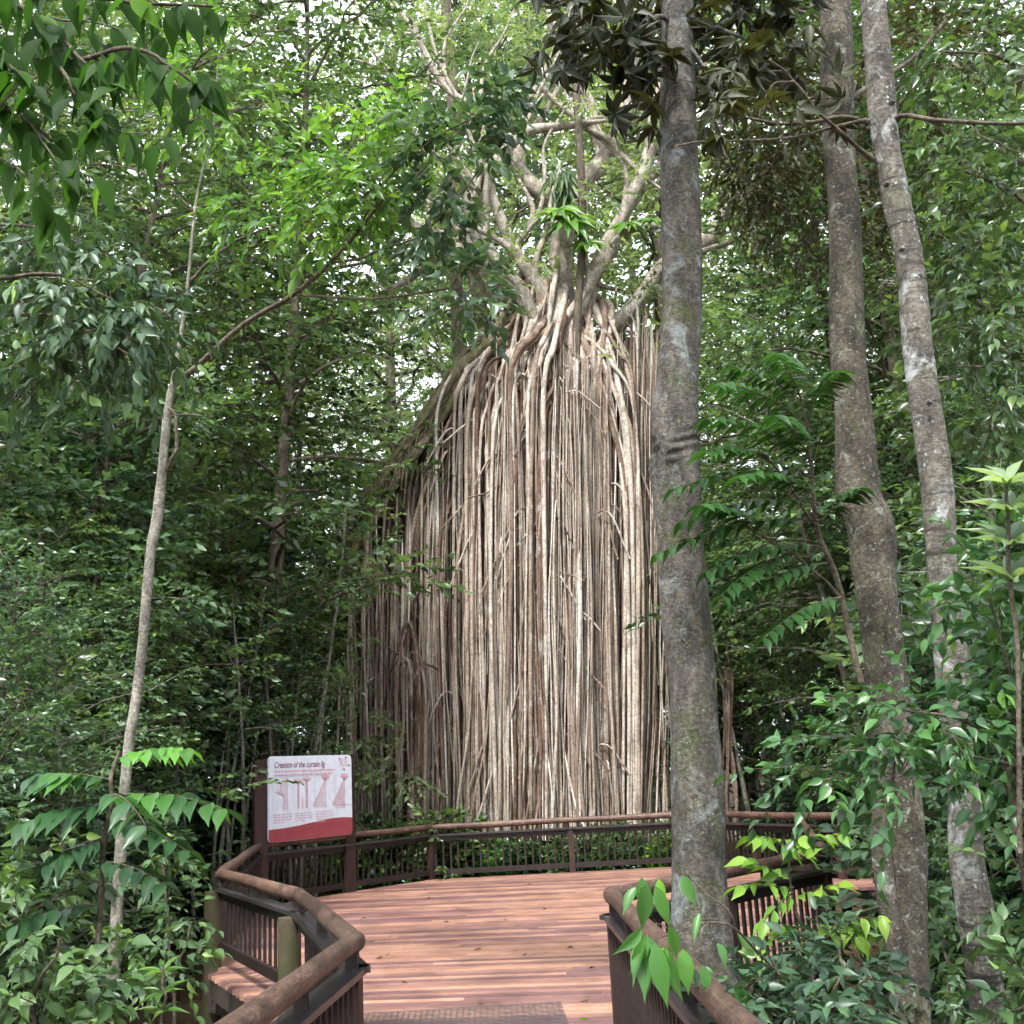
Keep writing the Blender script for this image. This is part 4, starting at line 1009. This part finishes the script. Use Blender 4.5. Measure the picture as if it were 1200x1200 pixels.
# bright yellow-green sprays at the right railing
lm, sm = MB(), MB()
def bs(px, py, px2, py2, Y=6.6):
    a, b = P(px, py, Y), P(px2, py2, Y - .15); L = np.linalg.norm(b - a)
    leafy_twigs(lm, a[None], (b - a)[None], L, 9, .125, .45, .6, np.array([R.uniform(.5, 1)]), 1.0, T_BIG, .12, sm)
stem_paths(sm, [[(960, 1240, 6.8, 6), (945, 1120, 6.7, 5), (930, 1040, 6.7, 3), (915, 985, 6.6, 2)], [(945, 1120, 6.7, 4), (985, 1080, 6.7, 3), (1030, 1062, 6.6, 2)]])
for a in ((930, 1040, 860, 1030), (928, 1030, 875, 1000), (915, 985, 880, 975), (918, 985, 985, 970), (915, 990, 945, 1000), (930, 1045, 890, 1075), (935, 1050, 985, 1030), (985, 1080, 1035, 1068), (985, 1085, 960, 1090), (990, 1080, 1010, 1100), (940, 1090, 880, 1100)): bs(*a)
spray_thing('broadleaf_sapling', 'sapling with bright yellow-green sprays in front of the right corner post', 'sapling', 960, 6.8, lm, L_BRIGHT, sm)

# palmate plant at the right edge
lm, sm = MB(), MB()
stem_paths(sm, [[(1196, 1000, 5, 6), (1190, 800, 5, 6), (1182, 640, 5, 5), (1180, 570, 5, 4)]])
for px, py, ll in ((1180, 568, .19), (1182, 600, .2), (1186, 640, .22), (1184, 680, .22)):
    rosette(lm, P(px, py, 5), np.array([R.normal(0, .1), -.45, 1]), 9, ll, .24, .55, .9 if py < 590 else .5)
spray_thing('umbrella_sapling', 'pale green star-leaved sapling top at the right edge', 'sapling', 1196, 5, lm, L_LIGHT, sm)

# long compound-leaved branch reaching left across the big trunk
lm, sm = MB(), MB()
stem_paths(sm, [[(1010, 800, 7.2, 8), (985, 700, 7.2, 7), (960, 620, 7.1, 6), (950, 540, 7.1, 4), (940, 470, 7.0, 3)], [(985, 700, 7.2, 4), (930, 650, 7, 3), (880, 620, 6.9, 2)], [(960, 620, 7.1, 4), (900, 540, 6.9, 3), (850, 520, 6.8, 2)]])
for a in ((950, 540, 815, 470, .3), (955, 560, 790, 560, .3), (945, 500, 830, 430, .35), (962, 610, 772, 636, .3), (960, 590, 800, 600, .35), (960, 640, 830, 660, .25), (940, 470, 850, 415, .4), (970, 660, 860, 700, .2), (950, 540, 900, 470, .3), (955, 580, 860, 545, .45), (985, 700, 900, 740, .25), (945, 490, 985, 420, .35), (965, 610, 1010, 560, .3), (940, 470, 905, 400, .4), (900, 540, 820, 520, .5), (930, 650, 850, 690, .3), (880, 620, 815, 580, .35)):
    pf(a[0], a[1], 7.0, a[2], a[3], 6.5 + R.uniform(-.15, .35), 10, .155, .38, a[4], .3, .35)
spray_thing('compound_leaved_tree', 'young tree with long dark feathery compound leaves reaching across the big trunk', 'tree', 1030, 7.2, lm, L_DEEP if False else leaf_mat('leaf_feather', [(0, (.02, .06, .015)), (.5, (.04, .115, .022)), (1, (.12, .28, .04))], .42, rough=.35), sm)

# narrow-leaved seedling bottom left
lm, sm = MB(), MB()
stem_paths(sm, [[(188, 1230, 5.6, 4), (190, 1180, 5.6, 4), (191, 1130, 5.6, 3)]])
for py, n in ((1140, 6), (1165, 6), (1186, 5)):
    rosette(lm, P(191, py, 5.6), np.array([0, -.2, 1]), n, .13, .18, .3, .6)
spray_thing('seedling', 'small seedling with narrow pale leaves in whorls at the bottom left', 'plant', 190, 5.6, lm, L_BRIGHT, sm)

# right foreground bushes
def bush(name, label, cat, stems, cl, lmat, smat=B_BROWN, px=None, Y=None, group=None):
    lm, sm = MB(), MB(); stem_paths(sm, stems); clumps(lm, sm, cl)
    return spray_thing(name, label, cat, px or stems[0][0][0], Y or stems[0][0][2], lm, lmat, sm, smat, group)
RO = dict(n=7, lw=.46, rnd=.5, t=T_BIG, droop=.45, spread=1.0)
bush('leafy_shrub', 'tall glossy shrub hiding the lower half of the pale leaning trunk at right', 'shrub', [[(1240, 1250, 5.6, 10), (1200, 1000, 5.5, 8), (1150, 860, 5.5, 5), (1050, 830, 5.4, 3)], [(1200, 1000, 5.5, 6), (1180, 800, 5.5, 4), (1160, 700, 5.4, 3)], [(1200, 900, 5.5, 5), (1100, 880, 5.4, 3), (990, 880, 5.3, 2)]],
 [(1085, 835, 5.5, 60, 40, .35, 30, .10, .3, RO), (1010, 870, 5.5, 50, 34, .3, 24, .095, .3, RO), (1180, 770, 5.5, 50, 60, .4, 48, .105, .3, RO), (1200, 880, 5.5, 36, 60, .35, 36, .105, .3, RO), (1040, 920, 5.4, 40, 20, .3, 9, .10, .3, RO), (1170, 680, 5.6, 50, 50, .3, 34, .105, .3, dict(RO, rnd=.6)), (960, 900, 5.6, 40, 30, .2, 14, .09, .3, RO)], leaf_mat('leaf_right_shrub', [(0, (.022, .055, .03)), (.5, (.038, .10, .045)), (.85, (.07, .17, .05)), (1, (.16, .32, .06))], .35, rough=.33, spec=.5))
bush('leafy_shrub', 'low dense dark shrub behind the near right handrail, bottom right', 'shrub', [[(930, 1290, 5.2, 8), (930, 1180, 5.2, 5), (900, 1120, 5.1, 3)], [(930, 1290, 5.2, 6), (975, 1170, 5.4, 4), (985, 1110, 6.2, 3)]],
 [(905, 1180, 5.3, 55, 42, .35, 54, .085, .26, RO), (970, 1165, 5.5, 48, 50, .35, 60, .085, .26, RO), (985, 1105, 6.3, 36, 26, .3, 18, .085, .26, dict(RO, rnd=.6)), (940, 1215, 5.1, 75, 30, .3, 40, .085, .26, RO), (870, 1200, 5.0, 30, 40, .3, 24, .085, .26, RO)], L_DEEP)
bush('leafy_shrub', 'shrub with lobed leaves between the two right trunks near the ground', 'shrub', [[(1110, 1290, 8.2, 8), (1110, 1150, 8.2, 5), (1100, 1080, 8.3, 3)]],
 [(1110, 1120, 8.2, 45, 60, .3, 44, .11, .26, RO), (1100, 1040, 8.6, 40, 50, .3, 34, .10, .26, dict(RO, rnd=.6)), (1208, 1060, 5.4, 24, 80, .3, 34, .10, .28, RO), (1112, 1195, 7.4, 40, 40, .2, 30, .11, .28, RO), (1210, 1180, 5.2, 30, 50, .25, 30, .11, .28, RO), (1110, 980, 8.9, 40, 40, .3, 30, .085, .25, dict(RO, rnd=.6))], L_DEEP)
bush('overhanging_branch', 'bright green leafy branches hanging in from the upper right edge', 'branch', [[(1330, 500, 8, 10), (1260, 350, 8, 8), (1200, 240, 7.8, 5), (1130, 200, 7.6, 3)], [(1260, 350, 8, 5), (1180, 420, 7.8, 3), (1120, 430, 7.6, 2)], [(1300, 200, 8, 6), (1200, 80, 7.8, 4), (1100, 60, 7.7, 2)]],
 [(1160, 60, 8, 80, 60, .6, 70, .125, .36, dict(RO, rnd=.6)), (1140, 180, 7.8, 70, 55, .5, 60, .125, .36, dict(RO, rnd=.7)), (1170, 280, 7.9, 60, 60, .5, 60, .12, .36, dict(RO, rnd=.55)), (1140, 370, 7.8, 60, 50, .5, 50, .12, .36, dict(RO, rnd=.5)), (1170, 460, 7.9, 60, 60, .5, 50, .12, .36, dict(RO, rnd=.4)), (1090, 240, 8.4, 30, 60, .4, 26, .11, .3, dict(RO, rnd=.6))], L_MID)
# left foreground bushes
bush('leafy_shrub', 'dark broad-leaved shrub filling the bottom left corner', 'shrub', [[(40, 1300, 5.5, 8), (40, 1180, 5.5, 5), (70, 1100, 5.4, 3)]],
 [(30, 1120, 5.8, 60, 60, .4, 50, .11, .28, RO), (60, 1190, 5.5, 70, 40, .4, 46, .12, .28, RO), (20, 1040, 6.2, 50, 50, .4, 34, .10, .28, RO)], L_DEEP)
bush('leafy_shrub', 'sparse shrub with pale new leaves between the slim trunk and the left mossy post', 'shrub', [[(205, 1260, 10.5, 6), (200, 1120, 10.4, 4), (190, 1010, 10.3, 3)], [(202, 1150, 10.4, 3), (225, 1080, 10.6, 2)]],
 [(190, 1000, 10.4, 40, 30, .5, 16, .11, .3, dict(RO, rnd=.8)), (222, 1075, 11, 18, 40, .4, 16, .11, .28, dict(RO, rnd=.4)), (170, 1110, 9.8, 36, 30, .4, 16, .12, .28, RO), (205, 1130, 9, 26, 26, .4, 14, .11, .28, dict(RO, rnd=.6))], L_DEEP)
# ------------------------------------------------------------------ generic forest plants, shared meshes
def make_tree(name, label, cat, H, trunk_r, crown_from, nb, blen, ntw, nleaf, ll, lmat, bmat, twig=.5, lean=.3, elev=(.05, .6), group=None, lw=.5, droop=.4, top=True, bare=False):
    root = thing(name, label, cat, (0, 0, -100), group)
    m, lm, sm = MB(), MB(), MB()
    ph = R.random() * 6.28; n = 24; t = np.linspace(0, 1, n)
    path = np.stack([lean * np.sin(t * 2.2 + ph) * t * H * .12, lean * np.cos(t * 1.7 + ph) * t * H * .12, t * H], 1); path[:, :2] -= path[0, :2]
    m.tube(path, trunk_r * (1 - .8 * t) + .004 + trunk_r * .5 * np.exp(-t * H / .4), 9, .5, rough=.1, lumps=2)
    bases, dirs = [], []
    for i in range(nb):
        h = crown_from + (1 - crown_from) * ((i + R.random()) / nb) ** .9
        az = i * 2.4 + R.normal(0, .4); ev = R.uniform(*elev) + .5 * (h - crown_from)
        L = blen * (1 - .35 * ((h - crown_from) / max(.01, 1 - crown_from))) * R.uniform(.4, 1.35)
        b = np.array([np.interp(h, t, path[:, k]) for k in range(3)])
        d = np.array([math.cos(az) * math.cos(ev), math.sin(az) * math.cos(ev), math.sin(ev)])
        s = np.linspace(0, 1, 9); bp = b + d * (s * L)[:, None]; bp[:, 2] -= .22 * L * s ** 2; bp[:, :2] += R.normal(0, .03 * L, (9, 2)) * s[:, None]
        m.tube(bp, (trunk_r * .34 * (1 - h * .4)) * (1 - .85 * s) + .004, 5, .5, cap=False)
        tt = R.uniform(.22, 1, ntw); p = np.stack([np.interp(tt, s, bp[:, k]) for k in range(3)], 1)
        td = d[None] * .55 + rand_dir(ntw, -.35, .6); bases.append(p); dirs.append(td)
    base = np.concatenate(bases); dd = norm(np.concatenate(dirs))
    off = R.random(len(base)) ** .7 * twig * 1.1
    b2 = base + dd * off[:, None]
    sel = R.random(len(base)) < .4
    for i in np.nonzero(sel)[0]: m.tube([base[i], b2[i]], [.008, .004], 3, .5, cap=False)
    rn = np.clip(R.normal(.45, .28, len(base)), 0, 1)
    leafy_twigs(lm, b2, dd, twig * R.uniform(.6, 1.2, len(base)), nleaf, ll, lw, droop, rn)
    a = m.build('trunk', bmat, root); c = lm.build('crown', lmat, root)
    return root

GL = 'trees of the dense rainforest behind the boardwalk'
PROTO = {}
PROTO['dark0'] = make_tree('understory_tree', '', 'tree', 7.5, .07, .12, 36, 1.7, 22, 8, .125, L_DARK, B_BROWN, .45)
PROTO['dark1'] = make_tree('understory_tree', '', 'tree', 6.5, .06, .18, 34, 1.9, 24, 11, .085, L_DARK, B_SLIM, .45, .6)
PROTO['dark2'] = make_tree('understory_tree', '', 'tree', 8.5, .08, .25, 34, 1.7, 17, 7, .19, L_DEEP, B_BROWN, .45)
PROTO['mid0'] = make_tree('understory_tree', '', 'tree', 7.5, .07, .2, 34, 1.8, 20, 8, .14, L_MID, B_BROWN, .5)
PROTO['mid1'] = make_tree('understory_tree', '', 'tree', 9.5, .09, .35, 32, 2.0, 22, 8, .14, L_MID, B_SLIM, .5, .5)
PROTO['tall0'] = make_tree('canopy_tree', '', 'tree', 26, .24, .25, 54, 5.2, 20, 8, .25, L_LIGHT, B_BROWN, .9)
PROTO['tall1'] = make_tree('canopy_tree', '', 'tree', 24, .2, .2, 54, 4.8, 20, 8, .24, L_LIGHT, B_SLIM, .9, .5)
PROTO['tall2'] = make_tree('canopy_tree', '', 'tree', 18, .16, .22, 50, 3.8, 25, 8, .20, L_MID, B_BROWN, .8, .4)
PROTO['shrub0'] = make_tree('understory_shrub', '', 'shrub', 2.6, .03, .06, 20, 1.0, 16, 7, .13, L_DARK, B_BROWN, .3)
PROTO['shrub1'] = make_tree('understory_shrub', '', 'shrub', 2.0, .025, .06, 18, .9, 16, 7, .13, L_DEEP, B_BROWN, .3)
PROTO['herb0'] = make_tree('green_herb', '', 'plant', 1.25, .015, .05, 14, .55, 12, 7, .12, L_MID, B_BROWN, .22)
PROTO['herb1'] = make_tree('green_herb', '', 'plant', 1.0, .012, .05, 12, .5, 12, 7, .13, L_BRIGHT, B_BROWN, .22)
PROTO['pole0'] = make_tree('slender_sapling', '', 'sapling', 5.0, .035, .55, 8, .8, 9, 7, .11, L_DARK, B_SLIM, .35, .8)
PROTO['pole1'] = make_tree('slender_sapling', '', 'sapling', 6.5, .05, .6, 9, 1.0, 9, 7, .12, L_DARK, B_SLIM, .35, .6)
DECKPOLY = np.array([(-1.6, -3), (-1.5, 2), (-1.3, 7), (-2.9, 10), (-4.5, 13.2), (-4.9, 19.3), (-3.6, 21.4), (-2, 23), (3.2, 23), (5.3, 19.2), (9.5, 18), (9.5, 15.4), (4.4, 17.2), (3.2, 11.2), (.9, 8.4), (1.1, 2), (1.1, -3)])
def on_deck(x, y):
    ins = False
    for i in range(len(DECKPOLY)):
        (x0, y0), (x1, y1) = DECKPOLY[i], DECKPOLY[(i + 1) % len(DECKPOLY)]
        if (y0 > y) != (y1 > y) and x < x0 + (y - y0) / (y1 - y0) * (x1 - x0): ins = not ins
    return ins
used = set()
def place(kind, px, Y, s=1.0, label='', group='', z=None):
    x = GX(px, Y)
    while on_deck(x, Y): x += .4 if x > .8 else -.4
    if 'herb' not in kind and not ('pole' in kind): x += (.35 if x > 0 else -.35) * s * (1 if Y < 23 else 0)
    loc = (x, Y, float(ground_h(x, Y)) - .05 if z is None else z)
    src = PROTO[kind]; rz = R.uniform(0, 6.28); sc_ = s * R.uniform(.9, 1.12)
    if kind not in used:
        used.add(kind); o = src; o.location = loc; o.rotation_euler = (R.normal(0, .03), R.normal(0, .03), rz); o.scale = (sc_,) * 3
    else:
        o = dup(src, loc, rz, (sc_,) * 3, tilt=(R.normal(0, .04), R.normal(0, .04)))
    o['label'] = label; o['group'] = group
    return o
LD = dict(label='dark small-leaved understory tree in the dense forest left of the boardwalk', group='dark trees in the forest on the left')
LB = dict(label='light green tree at the back of the forest left of the fig', group='light trees behind the left forest')
RD = dict(label='dark small-leaved understory tree in the dense forest right of the big trunk', group='dark trees in the forest on the right')
RB = dict(label='mid green tree in the forest behind the right railing', group='mid green trees on the right')
CB = dict(label='tall light green canopy tree rising behind the fig', group='canopy trees behind the fig')
# left wall
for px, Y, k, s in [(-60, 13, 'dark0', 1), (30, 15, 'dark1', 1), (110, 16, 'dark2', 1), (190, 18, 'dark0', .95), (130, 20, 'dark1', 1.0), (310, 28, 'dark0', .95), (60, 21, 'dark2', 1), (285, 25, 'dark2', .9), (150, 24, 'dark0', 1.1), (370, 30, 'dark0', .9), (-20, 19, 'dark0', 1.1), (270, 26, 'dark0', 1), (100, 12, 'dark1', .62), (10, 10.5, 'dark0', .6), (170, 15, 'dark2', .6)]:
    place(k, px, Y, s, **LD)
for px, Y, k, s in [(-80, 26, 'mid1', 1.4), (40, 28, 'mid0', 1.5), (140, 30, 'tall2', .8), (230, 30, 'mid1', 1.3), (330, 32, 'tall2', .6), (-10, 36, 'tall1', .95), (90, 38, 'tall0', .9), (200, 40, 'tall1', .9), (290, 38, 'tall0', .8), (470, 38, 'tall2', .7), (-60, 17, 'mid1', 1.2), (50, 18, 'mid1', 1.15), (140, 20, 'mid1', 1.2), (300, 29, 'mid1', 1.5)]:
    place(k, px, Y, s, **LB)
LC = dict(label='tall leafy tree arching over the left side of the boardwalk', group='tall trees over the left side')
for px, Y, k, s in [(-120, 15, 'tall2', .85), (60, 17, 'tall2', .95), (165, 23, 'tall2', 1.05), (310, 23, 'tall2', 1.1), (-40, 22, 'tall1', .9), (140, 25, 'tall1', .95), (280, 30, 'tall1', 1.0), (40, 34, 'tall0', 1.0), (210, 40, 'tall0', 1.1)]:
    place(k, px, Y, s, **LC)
# right wall
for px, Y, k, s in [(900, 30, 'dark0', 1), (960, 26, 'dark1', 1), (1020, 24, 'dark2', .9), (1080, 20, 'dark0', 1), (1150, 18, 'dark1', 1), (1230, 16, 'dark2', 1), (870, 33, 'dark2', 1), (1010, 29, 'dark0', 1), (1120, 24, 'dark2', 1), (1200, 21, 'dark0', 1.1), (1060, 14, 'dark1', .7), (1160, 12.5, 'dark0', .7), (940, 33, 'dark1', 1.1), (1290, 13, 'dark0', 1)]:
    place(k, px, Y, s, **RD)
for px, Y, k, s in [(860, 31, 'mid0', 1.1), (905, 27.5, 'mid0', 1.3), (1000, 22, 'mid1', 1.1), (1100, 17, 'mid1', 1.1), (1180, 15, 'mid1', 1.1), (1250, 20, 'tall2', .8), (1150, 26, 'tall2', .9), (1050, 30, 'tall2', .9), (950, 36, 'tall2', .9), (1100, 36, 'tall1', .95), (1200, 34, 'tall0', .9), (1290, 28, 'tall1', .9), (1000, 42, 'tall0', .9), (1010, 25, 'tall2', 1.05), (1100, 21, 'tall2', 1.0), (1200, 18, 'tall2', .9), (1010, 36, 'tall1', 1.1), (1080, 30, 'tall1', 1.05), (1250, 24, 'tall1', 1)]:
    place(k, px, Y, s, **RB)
for px, Y, k, s in [(770, 33, 'dark0', 1.1), (815, 31, 'dark2', 1.0), (790, 40, 'mid1', 1.3), (450, 36, 'dark1', 1.2), (410, 33, 'dark0', 1.0), (490, 33, 'dark2', .9), (380, 38, 'mid1', 1.0), (730, 40, 'mid0', 1.2), (850, 40, 'mid1', 1.4)]:
    place(k, px, Y, s, label='dark leafy tree low in the gap beside the fig curtain', group='dark trees beside the fig')
for i, px in enumerate(range(300, 1060, 52)):
    place(('dark0', 'mid0', 'dark2')[i % 3], px, R.uniform(44, 52), 1.45, label='dark leafy tree low in the gap beside the fig curtain', group='dark trees beside the fig')
# behind the fig
for px, Y, k, s in [(570, 44, 'tall0', 1.45), (650, 50, 'tall1', 1.6), (740, 44, 'tall0', 1.45), (810, 48, 'tall1', 1.5), (490, 50, 'tall0', 1.5), (880, 46, 'tall0', 1.0), (700, 40, 'tall1', .75), (530, 40, 'tall1', .8), (430, 54, 'tall1', 1.05), (600, 60, 'tall0', 1.8), (760, 62, 'tall1', 1.8)]:
    place(k, px, Y, s, **CB)
for i, px in enumerate(range(-250, 1500, 80)):
    place(('tall1', 'tall2', 'tall0')[i % 3], px + R.uniform(-20, 20), R.uniform(58, 72), 1.1, label='far forest tree closing the view behind everything', group='far forest trees')
# shrubs
LS = dict(label='dark understory shrub under the trees left of the boardwalk', group='shrubs under the left trees')
RS = dict(label='dark understory shrub under the trees right of the boardwalk', group='shrubs under the right trees')
for k in range(46):
    Y = R.uniform(9.5, 27); place(R.choice(['shrub0', 'shrub1']), R.uniform(-60, 60 if Y < 14 else 170 if Y < 20 else 270 if Y < 24 else 410), Y, R.uniform(.8, 1.5), **LS)
for k in range(40):
    Y = R.uniform(9, 32); lo = 1010 if Y < 15 else 1060 if Y < 23 else 860
    place(R.choice(['shrub0', 'shrub1']), R.uniform(lo, 1280), Y, R.uniform(.8, 1.5), **RS)
for k in range(46):
    Y = R.uniform(20, 27); place(R.choice(['pole0', 'pole1']), R.uniform(195, 290 if Y < 22 else 385), Y, R.uniform(.8, 1.3), label='thin pale sapling stem in the left undergrowth', group='thin saplings in the left undergrowth')
for k in range(14):
    place(R.choice(['pole0', 'pole1']), R.uniform(850, 1020), R.uniform(25, 32), R.uniform(.8, 1.3), label='thin pale sapling stem in the right undergrowth', group='thin saplings in the right undergrowth')
for k in range(46):
    px = R.uniform(405, 800); Y = R.uniform(23.3, 25.2)
    place(R.choice(['herb0', 'herb1']), px, Y, R.uniform(.75, 1.2) * (1.25 if px < 540 else .9), label='fresh green plant growing between the back railing and the fig roots', group='plants at the foot of the fig')

# ground cover
def ground_cover():
    mb = MB(); n = 2600
    x = R.uniform(-16, 16, n * 3); y = R.uniform(3, 34, n * 3)
    deck = ((x > -1.6) & (x < 1.0) & (y < 9)) | ((x > -3.7) & (x < 2.6) & (y > 8.2) & (y < 23)) | ((x > -4.7) & (x < 5) & (y > 13) & (y < 22.9)) | ((x > 3) & (x < 9) & (y > 15) & (y < 19))
    x, y = x[~deck][:n], y[~deck][:n]
    b = np.stack([x, y, ground_h(x, y) + R.uniform(0, .25, len(x))], 1)
    d = rand_dir(len(x), .1, .9)
    leafy_twigs(mb, b, d, R.uniform(.15, .4, len(x)), 8, .11, .42, .3)
    tag(mb.build('undergrowth', L_DARK), 'low leafy undergrowth covering the forest floor', 'undergrowth', kind='stuff')
    mb = MB(); n = 9000; x = R.uniform(-14, 14, n); y = R.uniform(2, 32, n)
    p = np.stack([x, y, ground_h(x, y) + .015], 1); d = rand_dir(n, -.1, .1)
    put_leaves(mb, p, d, np.array([0, 0, 1.]) + R.normal(0, .2, (n, 3)), R.uniform(.06, .13, n), R.uniform(.03, .05, n), R.random(n))
    tag(mb.build('leaf_litter', L_LITTER), 'brown fallen leaf litter on the forest floor', 'leaf litter', kind='stuff')
ground_cover()
# a few fallen leaves on the deck
for i, (px, py) in enumerate([(449, 1122), (456, 1118), (500, 1042), (504, 1052), (565, 1112), (618, 1118), (623, 1036), (690, 1172), (697, 1134), (678, 1194), (560, 1176), (386, 1052), (672, 1110), (520, 1080), (470, 1150), (640, 1065), (590, 1078), (430, 1075)]):
    q = PZ(px, py, .012); mb = MB()
    put_leaves(mb, np.zeros((1, 3)), rand_dir(1, -.05, .05), np.array([[0, 0, 1.]]) + R.normal(0, .15, (1, 3)), R.uniform(.07, .12), .035, R.random(), T_BIG)
    o = mb.build('fallen_leaf', L_LITTER if i != 9 else L_BRIGHT); o.location = tuple(q)
    tag(o, 'small brown fallen leaf lying on the deck boards' if i != 9 else 'yellow-green fallen leaf lying on the wire mesh', 'leaf', 'fallen leaves on the deck')

# ------------------------------------------------------------------ light, sky, camera
SUN_EL, SUN_AZ = math.radians(58), math.radians(198)         # azimuth clockwise from +Y: behind the camera, a little left
w = bpy.data.worlds.new('World'); sc.world = w; w.use_nodes = True
nt = w.node_tree; nt.nodes.clear()
sky = nt.nodes.new('ShaderNodeTexSky'); sky.sky_type = 'NISHITA'; sky.sun_disc = False
sky.sun_elevation = SUN_EL; sky.sun_rotation = SUN_AZ; sky.air_density = 1.0; sky.dust_density = 4.0; sky.ozone_density = 1.0
bg = nt.nodes.new('ShaderNodeBackground'); bg.inputs[1].default_value = .125
ow = nt.nodes.new('ShaderNodeOutputWorld'); tc = N(nt, 'ShaderNodeTexCoord'); cl = noise(nt, tc.outputs['Generated'], 2.4, 5, .6)
cf = ramp(nt, cl, [(.3, (.55, .55, .55)), (.6, (.95, .95, .95))])
nt.links.new(mixc(nt, cf, sky.outputs[0], (8.0, 8.5, 9.0)), bg.inputs[0]); nt.links.new(bg.outputs[0], ow.inputs[0])
sl = bpy.data.lights.new('sun', 'SUN'); sl.energy = 2.9; sl.angle = math.radians(9); sl.color = (1, .975, .94)
so = bpy.data.objects.new('sun', sl); COL.objects.link(so)
sd = Vector((math.sin(SUN_AZ) * math.cos(SUN_EL), math.cos(SUN_AZ) * math.cos(SUN_EL), math.sin(SUN_EL)))
so.rotation_euler = sd.to_track_quat('Z', 'Y').to_euler(); so.location = (0, 0, 40)

cd = bpy.data.cameras.new('camera'); cam = bpy.data.objects.new('camera', cd); COL.objects.link(cam)
cd.sensor_width = 36; cd.lens = 36 * F / 1200; cd.clip_start = .05; cd.clip_end = 2000
cam.location = tuple(EYE)
cam.rotation_euler = (Matrix.Rotation(math.pi / 2 + PITCH, 4, 'X') @ Matrix.Rotation(-ROLL, 4, 'Z')).to_euler()
sc.camera = cam
sc.view_settings.view_transform = 'Standard'; sc.view_settings.look = 'None'; sc.view_settings.gamma = 1; sc.view_settings.exposure = 1.68
sc.render.engine = 'CYCLES'
cy = sc.cycles; cy.max_bounces = 5; cy.diffuse_bounces = 3; cy.glossy_bounces = 1; cy.transmission_bounces = 3; cy.use_adaptive_sampling = True; cy.adaptive_threshold = .03; cy.adaptive_min_samples = 12; cy.transparent_max_bounces = 2
cy.use_denoising = True; cy.sample_clamp_indirect = 6
try: cy.denoiser = 'OPENIMAGEDENOISE'
except Exception: pass
